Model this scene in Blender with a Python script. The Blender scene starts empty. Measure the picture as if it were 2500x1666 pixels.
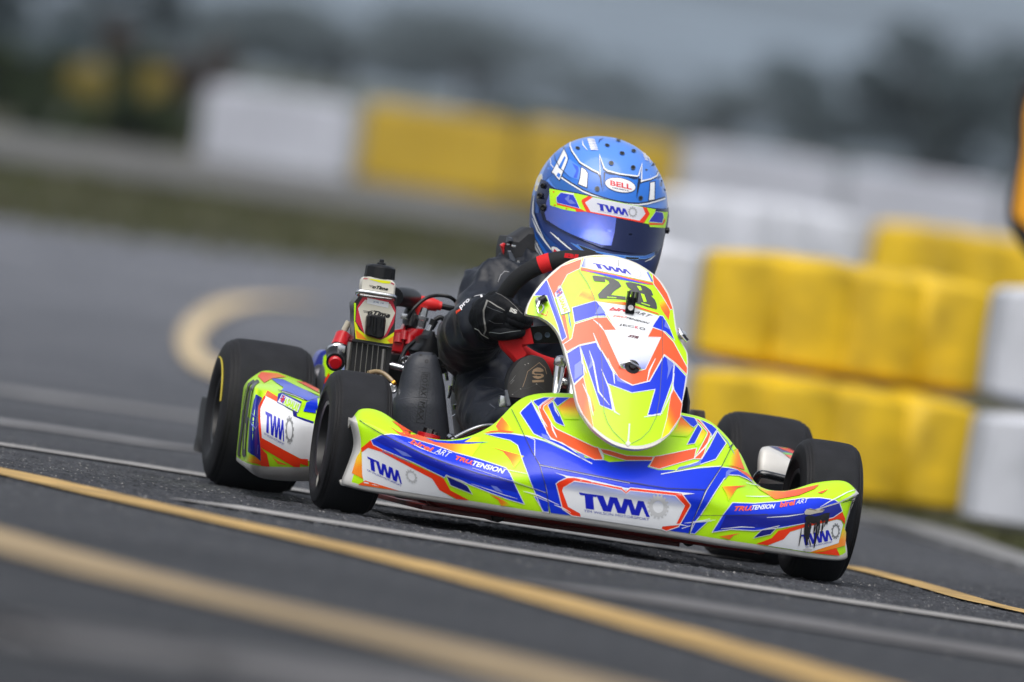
import bpy, bmesh, math, random
import numpy as np
from mathutils import Vector as V, Matrix, noise
from mathutils.bvhtree import BVHTree
from mathutils.geometry import tessellate_polygon
random.seed(7); np.random.seed(7)
S = bpy.context.scene
COL = S.collection
# ---------------------------------------------------------------- camera
CAM = V((-3.507, -20.0, 0.385)); YAW, PIT, ROL, FPX = .1652, .00174, .1463, 27426.0
fw = V((math.sin(YAW)*math.cos(PIT), math.cos(YAW)*math.cos(PIT), -math.sin(PIT)))
r0 = V((math.cos(YAW), -math.sin(YAW), 0)); u0 = r0.cross(fw)
rt = r0*math.cos(ROL)+u0*math.sin(ROL); up = rt.cross(fw)
cd = bpy.data.cameras.new("camera"); cam = bpy.data.objects.new("camera", cd); COL.objects.link(cam)
m = Matrix.Identity(4)
for i, c in enumerate((rt, up, -fw)):
    for j in range(3): m[j][i] = c[j]
for j in range(3): m[j][3] = CAM[j]
cam.matrix_world = m
cd.sensor_width = 36; cd.lens = FPX*36/2500; cd.clip_start = .5; cd.clip_end = 6000
cd.dof.use_dof = True; cd.dof.focus_distance = 20.3; cd.dof.aperture_fstop = 4.0; cd.dof.aperture_blades = 9
S.camera = cam
# ---------------------------------------------------------------- world and sun (overcast)
SUN_EL, SUN_ROT = math.radians(60), math.radians(205)
w = bpy.data.worlds.new("World"); S.world = w; w.use_nodes = True
nt = w.node_tree; bgn = nt.nodes["Background"]
sky = nt.nodes.new("ShaderNodeTexSky"); sky.sky_type = 'NISHITA'; sky.sun_disc = False
sky.sun_elevation = SUN_EL; sky.sun_rotation = SUN_ROT; sky.dust_density = 3
hs = nt.nodes.new("ShaderNodeHueSaturation"); hs.inputs['Saturation'].default_value = .42
nt.links.new(sky.outputs[0], hs.inputs['Color']); nt.links.new(hs.outputs[0], bgn.inputs['Color'])
bgn.inputs['Strength'].default_value = .095
sl = bpy.data.lights.new("sun", 'SUN'); sl.energy = 1.3; sl.angle = math.radians(60); sl.color = (1, .96, .9)
so = bpy.data.objects.new("sun", sl); COL.objects.link(so)
sd = V((math.sin(SUN_ROT)*math.cos(SUN_EL), math.cos(SUN_ROT)*math.cos(SUN_EL), math.sin(SUN_EL)))
so.rotation_euler = sd.to_track_quat('Z', 'Y').to_euler()
S.view_settings.view_transform = 'Standard'; S.view_settings.look = 'None'
S.view_settings.exposure = 0.72; S.view_settings.gamma = 1
S.cycles.max_bounces = 8; S.cycles.use_denoising = True
# ---------------------------------------------------------------- helpers
def ray(x, y): return fw + rt*((x-1250)/FPX) - up*((y-833)/FPX)
def at(x, y, Y):
    d = ray(x, y); return CAM + d*((Y-CAM.y)/d.y)
def atD(x, y, D): return CAM + ray(x, y)*D
def gnd(x, y, z=0.0):
    d = ray(x, y); return CAM + d*((z-CAM.z)/d.z)
CR = {'1': (1200, 300, 3.92), '2': (450, 600, 3.92), '3': (850, 620, 3.2667), '4': (450, 850, 3.484), '5': (1240, 600, 3.0745),
      '6': (800, 950, 3.3614), '7': (1250, 950, 3.485), '8': (1650, 950, 3.1367), 'v': (1290, 450, 6.7229), 'h': (1290, 320, 6.7229),
      'g': (1060, 680, 7.128), 's': (1060, 850, 6.532), 'r': (770, 620, 7.127), 'a': (940, 820, 5.807), 'w': (1700, 980, 7.84),
      'p': (560, 890, 5.409), 'n': (1430, 640, 7.126), 'x': (740, 820, 9.804), 'e': (1940, 1210, 9.2235), 'c': (1230, 550, 8.256), 'o': (0, 0, 1)}
def Q(k, pts):
    a, b, s = CR[k]; return [(a+p[0]/s, b+p[1]/s) for p in pts]
def q1(k, x, y): return Q(k, [(x, y)])[0]
def A(k, x, y, Y): return at(*q1(k, x, y), Y)
def srgb(h):
    v = [int(h[i:i+2], 16)/255 for i in (0, 2, 4)]
    return tuple(c/12.92 if c <= .04045 else ((c+.055)/1.055)**2.4 for c in v)
MATS = {}
def mat(name, col=(.5, .5, .5), rough=.5, metal=0, coat=0, var=0, vscale=8, bump=0, bscale=60, attr=None, spec=.5, dirt=0, col2=None, trans=0, sheen=0):
    if name in MATS: return MATS[name]
    m = bpy.data.materials.new(name); m.use_nodes = True; t = m.node_tree; b = t.nodes["Principled BSDF"]
    b.inputs['Base Color'].default_value = (*col, 1); b.inputs['Roughness'].default_value = rough; b.inputs['Metallic'].default_value = metal
    b.inputs['Coat Weight'].default_value = coat; b.inputs['Coat Roughness'].default_value = .08; b.inputs['Specular IOR Level'].default_value = spec
    if sheen: b.inputs['Sheen Weight'].default_value = sheen; b.inputs['Sheen Roughness'].default_value = .4
    if trans: b.inputs['Transmission Weight'].default_value = trans
    tc = t.nodes.new("ShaderNodeTexCoord"); src = None
    if attr:
        an = t.nodes.new("ShaderNodeAttribute"); an.attribute_name = attr; src = an.outputs['Color']
    if var or dirt or col2:
        n = t.nodes.new("ShaderNodeTexNoise"); n.inputs['Scale'].default_value = vscale; n.inputs['Detail'].default_value = 6; n.inputs['Roughness'].default_value = .62
        t.links.new(tc.outputs['Object'], n.inputs['Vector'])
        mx = t.nodes.new("ShaderNodeMix"); mx.data_type = 'RGBA'
        if col2:
            mx.inputs[6].default_value = (*col, 1); mx.inputs[7].default_value = (*col2, 1)
            rp = t.nodes.new("ShaderNodeMapRange"); rp.inputs['From Min'].default_value = .38; rp.inputs['From Max'].default_value = .66
            t.links.new(n.outputs['Fac'], rp.inputs['Value']); t.links.new(rp.outputs[0], mx.inputs[0])
        else:
            mx.blend_type = 'MULTIPLY'; mx.inputs[0].default_value = 1
            rp = t.nodes.new("ShaderNodeMapRange"); rp.inputs['From Min'].default_value = .3; rp.inputs['From Max'].default_value = .7
            rp.inputs['To Min'].default_value = 1-max(var, dirt); rp.inputs['To Max'].default_value = 1+var*.6
            t.links.new(n.outputs['Fac'], rp.inputs['Value']); t.links.new(rp.outputs[0], mx.inputs[7])
            if src: t.links.new(src, mx.inputs[6])
            else: mx.inputs[6].default_value = (*col, 1)
        src = mx.outputs[2]
    if src: t.links.new(src, b.inputs['Base Color'])
    if bump:
        n2 = t.nodes.new("ShaderNodeTexNoise"); n2.inputs['Scale'].default_value = bscale; n2.inputs['Detail'].default_value = 5
        t.links.new(tc.outputs['Object'], n2.inputs['Vector'])
        bp = t.nodes.new("ShaderNodeBump"); bp.inputs['Strength'].default_value = bump; bp.inputs['Distance'].default_value = .004
        t.links.new(n2.outputs['Fac'], bp.inputs['Height']); t.links.new(bp.outputs[0], b.inputs['Normal'])
    MATS[name] = m; return m
def mk(name, verts, faces, m, parent=None, smooth=True, fm=None, cols=None):
    me = bpy.data.meshes.new(name); me.from_pydata([tuple(v) for v in verts], [], faces); me.update()
    for mm in (m if isinstance(m, (list, tuple)) else [m]): me.materials.append(mm)
    if fm: me.polygons.foreach_set('material_index', fm)
    if smooth is True: me.polygons.foreach_set('use_smooth', [True]*len(me.polygons))
    if cols:   # one colour tuple list per face corner
        at_ = me.color_attributes.new('Col', 'FLOAT_COLOR', 'CORNER')
        at_.data.foreach_set('color', [c for f in cols for k in f for c in (k[0], k[1], k[2], 1)])
    o = bpy.data.objects.new(name, me); COL.objects.link(o)
    if parent: o.parent = parent
    return o
def empty(name, label=None, cat=None, group=None, loc=(0, 0, 0), parent=None):
    o = bpy.data.objects.new(name, None); COL.objects.link(o); o.location = loc; o.empty_display_size = .1
    if parent: o.parent = parent
    return tag(o, label, cat, group)
def tag(o, label=None, cat=None, group=None, kind=None):
    if label: o['label'] = label
    if cat: o['category'] = cat
    if group: o['group'] = group
    if kind: o['kind'] = kind
    return o
def smooth_path(pts, n=8, closed=False):
    pts = [V(p) for p in pts]; out = []; N = len(pts)
    rng = range(N if closed else N-1)
    for i in rng:
        g = (lambda k: pts[k % N]) if closed else (lambda k: pts[min(max(k, 0), N-1)])
        a, b, c, d = g(i-1), g(i), g(i+1), g(i+2)
        for s in range(n):
            t = s/n
            out.append(.5*((2*b)+(c-a)*t+(2*a-5*b+4*c-d)*t*t+(3*b-a-3*c+d)*t*t*t))
    if not closed: out.append(pts[-1])
    return out
class G:   # geometry collector
    def __init__(s): s.v = []; s.f = []; s.m = []
    def add(s, vs, fs, mi=0):
        o = len(s.v); s.v += [V(x) for x in vs]; s.f += [tuple(i+o for i in f) for f in fs]; s.m += [mi]*len(fs); return s
    def tube(s, pts, r, n=12, mi=0, sm=6, caps=True):
        P = smooth_path(pts, sm) if len(pts) > 2 and sm > 1 else [V(p) for p in pts]
        rs = r if isinstance(r, (list, tuple)) else None
        vs = []; fs = []; prev = None
        for i, p in enumerate(P):
            t = (P[min(i+1, len(P)-1)]-P[max(i-1, 0)]).normalized()
            a = prev if prev else (V((0, 0, 1)) if abs(t.z) < .9 else V((1, 0, 0)))
            x = (a - t*a.dot(t)).normalized(); prev = x; y = t.cross(x)
            rr = r if rs is None else np.interp(i/(len(P)-1), np.linspace(0, 1, len(rs)), rs)
            vs += [p+(x*math.cos(k*math.tau/n)+y*math.sin(k*math.tau/n))*rr for k in range(n)]
        for i in range(len(P)-1):
            for k in range(n): fs.append((i*n+k, i*n+(k+1) % n, (i+1)*n+(k+1) % n, (i+1)*n+k))
        if caps: fs += [tuple(range(n-1, -1, -1)), tuple((len(P)-1)*n+k for k in range(n))]
        return s.add(vs, fs, mi)
    def lathe(s, base, axis, prof, n=48, mi=0):   # prof: (distance along axis, radius)
        ax = V(axis).normalized(); a = V((0, 0, 1)) if abs(ax.z) < .9 else V((1, 0, 0)); x = (a-ax*a.dot(ax)).normalized(); y = ax.cross(x)
        vs = []; fs = []; base = V(base)
        for h, r in prof: vs += [base+ax*h+(x*math.cos(k*math.tau/n)+y*math.sin(k*math.tau/n))*r for k in range(n)]
        for i in range(len(prof)-1):
            for k in range(n): fs.append((i*n+k, i*n+(k+1) % n, (i+1)*n+(k+1) % n, (i+1)*n+k))
        return s.add(vs, fs, mi)
    def slab(s, pts, Y, th, mi=0, bev=.0, dY=None):   # outline at depth Y, real thickness th going away
        fr = [at(x, y, Y if dY is None else Y+dY(x, y)) for x, y in pts]; n = len(fr)
        c = sum(fr, V())/n
        fs = []
        if bev:
            inn = [p+(c-p).normalized()*bev for p in fr]
            vs = inn+[p+V((0, bev, 0)) for p in fr]+[p+V((0, th-bev, 0)) for p in fr]+[p+V((0, th, 0)) for p in inn]; L = 4
        else: vs = fr+[p+V((0, th, 0)) for p in fr]; L = 2
        for l in range(L-1):
            for k in range(n): fs.append((l*n+k, l*n+(k+1) % n, (l+1)*n+(k+1) % n, (l+1)*n+k))
        tr = tessellate_polygon([[V((x, y, 0)) for x, y in pts]])
        fs += [tuple(t) for t in tr]+[tuple((L-1)*n+i for i in reversed(t)) for t in tr]
        return s.add(vs, fs, mi)
    def box(s, c, d, mi=0, rot=None, bev=.1):
        c = V(c); d = V(d)/2; vs = []; b = min(d)*bev
        R = rot or Matrix.Identity(3)
        bmx = bmesh.new(); bmesh.ops.create_cube(bmx, size=2)
        for v in bmx.verts: v.co = V((v.co.x*d.x, v.co.y*d.y, v.co.z*d.z))
        if b > 0: bmesh.ops.bevel(bmx, geom=bmx.edges[:], offset=b, segments=2, affect='EDGES', profile=.6)
        bmx.verts.index_update()
        vs = [c+R @ v.co for v in bmx.verts]; fs = [tuple(v.index for v in f.verts) for f in bmx.faces]; bmx.free()
        return s.add(vs, fs, mi)
    def loft(s, rows, dep, n=28, pw=2.5, mi=0, yoff=0):   # rows: (left px, right px, Y); closed rings
        vs = []; fs = []
        for (l, r, Y, *e) in rows:
            a, b = at(*l, Y), at(*r, Y); c = (a+b)/2; h = (b-a)/2; dd = e[0] if e else dep
            for k in range(n):
                t = k*math.tau/n; cx, sx = math.cos(t), math.sin(t)
                X = math.copysign(abs(cx)**(2/pw), cx); Yy = math.copysign(abs(sx)**(2/pw), sx)
                vs.append(c+h*X+V((0, 1, 0))*dd*Yy)
        for i in range(len(rows)-1):
            for k in range(n): fs.append((i*n+k, i*n+(k+1) % n, (i+1)*n+(k+1) % n, (i+1)*n+k))
        fs += [tuple(range(n-1, -1, -1)), tuple((len(rows)-1)*n+k for k in range(n))]
        return s.add(vs, fs, mi)
    def obj(s, name, m, parent=None, smooth='auto'):
        o = mk(name, s.v, s.f, m, parent, True, s.m if isinstance(m, (list, tuple)) else None)
        me = o.data
        bmx = bmesh.new(); bmx.from_mesh(me); bmesh.ops.remove_doubles(bmx, verts=bmx.verts, dist=1e-5)
        bmesh.ops.recalc_face_normals(bmx, faces=bmx.faces)
        for e in bmx.edges:
            if len(e.link_faces) == 2 and e.calc_face_angle(0) > math.radians(38): e.smooth = False
        bmx.to_mesh(me); bmx.free()
        return o
# ---- printed graphics: flat film pieces laid on a surface, one mesh with the surface
LIME, CORAL, RED, BLUE, NAVY = (.56, 1.0, .006), (1, .125, .035), (.98, .045, .004), (.002, .036, .74), (.003, .008, .22)
AMB, YEL, WHT, GREY, BLK, OFFW = (1, .28, .01), (1, .82, .01), (.85, .87, .9), (.38, .39, .40), (.012, .012, .014), (.72, .70, .66)
PURP = (.16, .22, .75)
TXT = {}
def textmesh(s, bold=.0, shear=0):
    k = (s, bold, shear)
    if k in TXT: return TXT[k]
    cu = bpy.data.curves.new('t', 'FONT'); cu.body = s; cu.offset = bold; cu.shear = shear; cu.resolution_u = 3
    o = bpy.data.objects.new('t', cu); COL.objects.link(o); bpy.context.view_layer.update()
    me = o.evaluated_get(bpy.context.evaluated_depsgraph_get()).to_mesh()
    vs = [(v.co.x, v.co.y) for v in me.vertices]; fs = [tuple(p.vertices) for p in me.polygons]
    o.evaluated_get(bpy.context.evaluated_depsgraph_get()).to_mesh_clear(); bpy.data.objects.remove(o); bpy.data.curves.remove(cu)
    x0, x1 = min(v[0] for v in vs), max(v[0] for v in vs); y0, y1 = min(v[1] for v in vs), max(v[1] for v in vs)
    vs = [((a-x0)/(x1-x0), (b-y0)/(y1-y0)) for a, b in vs]
    TXT[k] = (vs, fs); return TXT[k]
def para(x0, y0, x1, y1, w): return [(x0, y0), (x0+w, y0), (x1+w, y1), (x1, y1)]
TWM = [[(0, 1), (.27, 1), (.245, .84), (.20, .84), (.20, 0), (.08, 0), (.08, .84), (.015, .84)],
       [(.25, 1), (.35, 1), (.395, .35), (.445, 1), (.55, 1), (.595, .35), (.65, 1), (.755, 1), (.795, .35), (.85, 1), (.93, 1), (1, 0), (.95, 0), (.90, .60), (.845, 0), (.735, 0), (.70, .62), (.645, 0), (.535, 0), (.495, .62), (.44, 0), (.33, 0), (.262, .82)]]
class Liv:
    def __init__(s, verts, faces, fcol, back=.0):
        s.v = [V(x) for x in verts]; s.f = list(faces); s.c = [[fcol[i]]*len(f) for i, f in enumerate(faces)]
        s.b = BVHTree.FromPolygons([tuple(x) for x in s.v], s.f); s.k = 0; s.n0 = len(s.v); s.cell = 8
        s.ym = sum(x.y for x in s.v)/len(s.v)
    def pr(s, x, y, off):
        d = ray(x, y).normalized(); h = s.b.ray_cast(CAM, d, 60)
        if h[0] is None:
            p = at(x, y, s.ym); h = s.b.find_nearest(p)
            return h[0]-d*off
        n = h[1]; n = -n if n.dot(d) > 0 else n
        return h[0]+n*off
    def faces(s, polys, col, L, cell=None, grad=None):
        cell = cell or s.cell
        bm = bmesh.new()
        for P in polys:
            vv = [bm.verts.new((x, y, 0)) for x, y in P]
            for t in tessellate_polygon([[V((x, y, 0)) for x, y in P]]):
                try: bm.faces.new([vv[i] for i in t])
                except ValueError: pass
        bmesh.ops.delete(bm, geom=[v for v in bm.verts if not v.link_faces], context='VERTS')
        xs = [v.co.x for v in bm.verts]; ys = [v.co.y for v in bm.verts]
        for lo, hi, no in ((min(xs), max(xs), (1, 0, 0)), (min(ys), max(ys), (0, 1, 0))):
            g = math.floor(lo/cell)*cell+cell
            while g < hi:
                bmesh.ops.bisect_plane(bm, geom=bm.verts[:]+bm.edges[:]+bm.faces[:], plane_co=(g*no[0], g*no[1], 0), plane_no=no, dist=1e-5); g += cell
        s.k += 1; off = .0004+L*.00035+s.k*6e-6
        bm.verts.index_update(); o = len(s.v); cl = []
        for v in bm.verts:
            s.v.append(s.pr(v.co.x, v.co.y, off))
            if grad:
                (a, b), (c, e), cs = grad; t = ((v.co.x-a)*(c-a)+(v.co.y-b)*(e-b))/((c-a)**2+(e-b)**2); t = min(max(t, 0), 1)*(len(cs)-1)
                i = min(int(t), len(cs)-2); t -= i; cl.append(tuple(cs[i][j]*(1-t)+cs[i+1][j]*t for j in range(3)))
            else: cl.append(col)
        for f in bm.faces:
            ids = [v.index for v in f.verts]; s.f.append(tuple(o+i for i in ids)); s.c.append([cl[i] for i in ids])
        bm.free()
    def p(s, k, pts, col=None, L=1, g=None, out=0, oc=WHT):
        P = Q(k, pts); gr = None
        if g: gr = (q1(k, *g[0]), q1(k, *g[1]), g[2])
        s.faces([P], col, L, grad=gr)
        if out: s.stroke(None, P, out, oc, L+.5, True)
        return s
    def stroke(s, k, pts, w, col, L=2, closed=False, taper=False):
        P = [V((x, y)) for x, y in (Q(k, pts) if k else pts)]; n = len(P); Lf = []; Rt = []
        for i in range(n):
            a = P[(i-1) % n] if closed or i else None; b = P[(i+1) % n] if closed or i < n-1 else None
            d1 = (P[i]-a).normalized() if a is not None else (b-P[i]).normalized(); d2 = (b-P[i]).normalized() if b is not None else d1
            t = d1+d2; t = t.normalized() if t.length > 1e-3 else d1; nn = V((-t.y, t.x)); c = max(.45, abs(nn.dot(V((-d1.y, d1.x)))))
            ww = w/2/c
            if taper: ww *= max(.08, math.sin(math.pi*(i+.3)/(n-.4)))
            Lf.append(P[i]+nn*ww); Rt.append(P[i]-nn*ww)
        qs = []
        for i in range(n if closed else n-1):
            j = (i+1) % n; qs.append([tuple(Lf[i]), tuple(Lf[j]), tuple(Rt[j]), tuple(Rt[i])])
        s.faces(qs, col, L); return s
    def aff(s, k, O, u, v, polys, col, L=3, cell=6):
        O = V(q1(k, *O)); sc = CR[k][2]; u = V(u)/sc; v = V(v)/sc
        s.faces([[tuple(O+u*a+v*b) for a, b in P] for P in polys], col, L, cell); return s
    def text(s, k, t, O, u, v, col, L=3, bold=.0, shear=0):
        vs, fs = textmesh(t, bold, shear); return s.aff(k, O, u, v, [[vs[i] for i in f] for f in fs], col, L, 6)
    def twm(s, k, O, u, v, col=(.004, .012, .5), L=3): return s.aff(k, O, u, v, TWM, col, L)
    def gear(s, k, c, u, v, col=(.30, .31, .32), L=3, n=12, solid=.62):
        P = []
        for i in range(n*2):
            a0, a1 = i*math.pi/n, (i+1)*math.pi/n; ro = 1 if i % 2 else .84
            P.append([(math.cos(a)*r, math.sin(a)*r) for a, r in ((a0, solid), (a0, ro), (a1, ro), (a1, solid))])
        return s.aff(k, c, u, v, P, col, L)
    def disc(s, k, c, rx, ry, rot, col, L, n=24, ring=None):
        ca, sa = math.cos(rot), math.sin(rot); f = lambda t, q: (c[0]+rx*q*math.cos(t)*ca-ry*q*math.sin(t)*sa, c[1]+rx*q*math.cos(t)*sa+ry*q*math.sin(t)*ca)
        if ring: s.faces([Q(k, [f(i*math.tau/n, 1), f((i+1)*math.tau/n, 1), f((i+1)*math.tau/n, ring), f(i*math.tau/n, ring)]) for i in range(n)], col, L)
        else: s.faces([Q(k, [f(i*math.tau/n, 1) for i in range(n)])], col, L)
        return s
    def obj(s, name, m, parent):
        o = mk(name, s.v, s.f, m, parent, True, None, s.c)
        sm = [True]*len(s.f)
        return o
def plate(name, k, x, y, u):  pass
def gridmesh(P):   # P[i][j] -> verts, quads
    R, C = len(P), len(P[0]); vs = [p for r in P for p in r]
    return vs, [(i*C+j, i*C+j+1, (i+1)*C+j+1, (i+1)*C+j) for i in range(R-1) for j in range(C-1)]
def refine(P, nr, nc):
    cols = [smooth_path([P[i][j] for i in range(len(P))], nr) for j in range(len(P[0]))]
    rows = [[cols[j][i] for j in range(len(cols))] for i in range(len(cols[0]))]
    return [smooth_path(r, nc) for r in rows]
LIVM = mat('printed_vinyl', rough=.34, coat=.25, attr='Col', spec=.4, dirt=.05, vscale=40)
HELM = mat('helmet_paint', rough=.3, coat=.6, attr='Col', spec=.3)
PLAST = mat('grey_white_plastic', (.55, .54, .52), .45, dirt=.25, vscale=12)
BLKP = mat('black_plastic', (.006, .0065, .008), .4, bump=.05, spec=.35)
RUB = mat('tyre_rubber', (.014, .014, .016), .6, var=.3, vscale=14, bump=.35, bscale=500, spec=.25)
STEEL = mat('bright_steel', (.62, .63, .65), .25, 1)
DSTEEL = mat('dark_steel', (.12, .12, .13), .38, 1)
REDA = mat('red_anodised', (.55, .006, .012), .3, coat=.4)
REDF = mat('red_suede', (.66, .005, .008), .75, bump=.2, bscale=300)
BLKF = mat('black_suede', (.005, .006, .008), .8, bump=.2, bscale=300)
SUIT = mat('suit_cloth', (.006, .009, .017), .46, bump=.25, bscale=80, sheen=.08, var=.2, vscale=6, spec=.38)
exec_parts = []
# ================================================================ SETTING
FF = V((fw.x, fw.y, 0)).normalized(); RR = V((FF.y, -FF.x, 0))
TD = [-60, 38, 50, 60, 72, 85, 92, 130, 250, 420, 700, 1500, 3000]
TZ = [0, 0, .2, .52, .85, 1.25, 1.36, 2.0, 4.6, 8.5, 19, 62, 120]
def terr(D, lat=0): return float(np.interp(D, TD, TZ))
def wp(D, lat, dz=0): return V((CAM.x, CAM.y, 0))+FF*D+RR*lat+V((0, 0, terr(D)+dz))
def dl(p): d = V((p[0]-CAM.x, p[1]-CAM.y, 0)); return d.dot(FF), d.dot(RR)
def sheet(name, Ds, lo, hi, nc, dz, m, kind='structure'):
    P = []
    for D in Ds:
        a, b = lo(D), hi(D); P.append([wp(D, a+(b-a)*j/nc, dz) for j in range(nc+1)])
    vs, fs = gridmesh(P); o = mk(name, vs, [tuple(reversed(f)) for f in fs], m); o['kind'] = kind; return o
def groundmat(name, c1, c2, c3, sc, sc2=60, rough=.95, bump=.6, speck=0):
    m = bpy.data.materials.new(name); m.use_nodes = True; t = m.node_tree; b = t.nodes["Principled BSDF"]; b.inputs['Roughness'].default_value = rough
    b.inputs['Specular IOR Level'].default_value = .3
    tc = t.nodes.new("ShaderNodeTexCoord")
    n = t.nodes.new("ShaderNodeTexNoise"); n.inputs['Scale'].default_value = sc; n.inputs['Detail'].default_value = 8; t.links.new(tc.outputs['Object'], n.inputs['Vector'])
    r = t.nodes.new("ShaderNodeValToRGB"); r.color_ramp.elements[0].position = .36; r.color_ramp.elements[1].position = .64
    r.color_ramp.elements[0].color = (*c1, 1); r.color_ramp.elements[1].color = (*c2, 1); t.links.new(n.outputs['Fac'], r.inputs[0])
    n2 = t.nodes.new("ShaderNodeTexNoise"); n2.inputs['Scale'].default_value = sc2; n2.inputs['Detail'].default_value = 6; n2.inputs['Roughness'].default_value = .75; t.links.new(tc.outputs['Object'], n2.inputs['Vector'])
    r2 = t.nodes.new("ShaderNodeValToRGB"); r2.color_ramp.elements[0].position = .35; r2.color_ramp.elements[1].position = .7
    r2.color_ramp.elements[0].color = (.35, .35, .35, 1); r2.color_ramp.elements[1].color = (1.7, 1.7, 1.7, 1); t.links.new(n2.outputs['Fac'], r2.inputs[0])
    mx = t.nodes.new("ShaderNodeMix"); mx.data_type = 'RGBA'; mx.blend_type = 'MULTIPLY'; mx.inputs[0].default_value = 1
    t.links.new(r.outputs[0], mx.inputs[6]); t.links.new(r2.outputs[0], mx.inputs[7]); src = mx.outputs[2]
    if speck:
        vo = t.nodes.new("ShaderNodeTexVoronoi"); vo.inputs['Scale'].default_value = speck; t.links.new(tc.outputs['Object'], vo.inputs['Vector'])
        r3 = t.nodes.new("ShaderNodeValToRGB"); r3.color_ramp.elements[0].position = .10; r3.color_ramp.elements[0].color = (1, 1, 1, 1); r3.color_ramp.elements[1].position = .2; r3.color_ramp.elements[1].color = (0, 0, 0, 1)
        t.links.new(vo.outputs['Distance'], r3.inputs[0])
        m3 = t.nodes.new("ShaderNodeMix"); m3.data_type = 'RGBA'; t.links.new(r3.outputs[0], m3.inputs[0]); t.links.new(src, m3.inputs[6]); m3.inputs[7].default_value = (*c3, 1); src = m3.outputs[2]
    t.links.new(src, b.inputs['Base Color'])
    bp = t.nodes.new("ShaderNodeBump"); bp.inputs['Strength'].default_value = bump; bp.inputs['Distance'].default_value = .006
    t.links.new(n2.outputs['Fac'], bp.inputs['Height']); t.links.new(bp.outputs[0], b.inputs['Normal'])
    return m
GRASSM = groundmat('grass_earth', (.042, .040, .020), (.070, .066, .032), (0, 0, 0), .35, 5)
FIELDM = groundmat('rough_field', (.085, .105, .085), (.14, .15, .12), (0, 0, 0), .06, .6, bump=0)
HILLM = groundmat('hillside', (.145, .185, .225), (.16, .20, .245), (0, 0, 0), .004, .02, bump=0)  # grey-blue of distant haze is put into the hillside colour
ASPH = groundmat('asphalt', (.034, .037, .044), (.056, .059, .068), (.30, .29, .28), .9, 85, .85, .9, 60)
t_ = ASPH.node_tree; n2_ = [n for n in t_.nodes if n.type == 'TEX_NOISE'][1]; mp_ = t_.nodes.new('ShaderNodeMapping'); mp_.inputs['Scale'].default_value = (1, .055, 1); t_.links.new(n2_.inputs['Vector'].links[0].from_socket, mp_.inputs['Vector']); t_.links.new(mp_.outputs[0], n2_.inputs['Vector']); n2_.inputs['Scale'].default_value = 110; b_ = t_.nodes["Principled BSDF"]; old_ = b_.inputs['Base Color'].links[0].from_socket   # asphalt colour paled with distance, painting in the grazing sky sheen
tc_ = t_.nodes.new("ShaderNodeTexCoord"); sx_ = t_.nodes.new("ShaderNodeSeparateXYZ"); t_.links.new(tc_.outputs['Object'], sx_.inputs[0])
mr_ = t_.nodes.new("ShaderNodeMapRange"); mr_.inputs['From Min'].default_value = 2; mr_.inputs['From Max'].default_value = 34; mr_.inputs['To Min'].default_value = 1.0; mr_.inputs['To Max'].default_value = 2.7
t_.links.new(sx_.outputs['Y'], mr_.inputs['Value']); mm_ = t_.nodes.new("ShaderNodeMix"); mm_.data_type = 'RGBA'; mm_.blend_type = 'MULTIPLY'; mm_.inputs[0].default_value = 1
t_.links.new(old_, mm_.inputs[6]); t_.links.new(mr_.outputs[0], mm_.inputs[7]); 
mr2 = t_.nodes.new("ShaderNodeMapRange"); mr2.inputs['From Min'].default_value = -12; mr2.inputs['From Max'].default_value = -1; mr2.inputs['To Min'].default_value = .58; mr2.inputs['To Max'].default_value = 1.05  # near asphalt darkened in its colour, standing in for lens vignetting
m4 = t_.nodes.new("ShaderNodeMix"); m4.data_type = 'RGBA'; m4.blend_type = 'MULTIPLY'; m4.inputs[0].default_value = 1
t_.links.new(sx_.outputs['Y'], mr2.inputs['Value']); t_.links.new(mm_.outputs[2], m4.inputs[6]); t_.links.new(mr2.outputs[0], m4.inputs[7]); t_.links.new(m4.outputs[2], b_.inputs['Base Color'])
Ds = [-60, -20, 0, 10, 20, 30]+list(np.arange(38, 135, 3.0))+list(np.arange(140, 420, 14))+list(np.arange(430, 1540, 60))
g = sheet('ground', Ds, lambda D: -90-abs(D)*.9, lambda D: 90+abs(D)*.9, 60, -.03, [GRASSM, FIELDM, HILLM])
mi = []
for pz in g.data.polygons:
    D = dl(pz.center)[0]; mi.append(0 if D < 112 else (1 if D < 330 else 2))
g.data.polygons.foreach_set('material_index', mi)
# track sheet: right boundary follows the kerb
KB = [(-60, 30), (15, 16), (21, 7.2)]
for x, y in ((2500, 1400), (2080, 1270)):
    KB.append(dl(gnd(x, y)))
KB = sorted(KB)
KB += [(31, KB[-1][1]-.75), (38, .8), (50, 1.3), (72, 2.2), (78, 2.6)]
kx = [k[0] for k in KB]; ky = [k[1] for k in KB]
Rb = lambda D: float(np.interp(D, kx, ky))
def Dend(lat): return 60+6*(lat+3)/6 if lat > -6 else 58
P = []
for t in list(np.linspace(-14, 52, 90)): 
    P.append([wp(t, -45+(Rb(t)+45)*(1-(1-j/40)**2), -.004 if t > 39 else 0) for j in range(41)])
for t in np.linspace(.06, 1, 14):
    row = []
    for j in range(41):
        lat = -45+(Rb(52+t*18)+45)*(1-(1-j/40)**2); row.append(wp(52+t*(Dend(lat)-52), lat, 0))
    P.append(row)
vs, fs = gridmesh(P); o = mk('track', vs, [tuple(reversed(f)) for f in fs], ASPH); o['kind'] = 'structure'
o = sheet('road', np.linspace(75, 85, 12), lambda D: -60, lambda D: -.1*(D-75)+.4, 20, .02, mat('old_asphalt', (.10, .10, .095), .9, var=.25, vscale=.6)); o['kind'] = 'structure'
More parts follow.
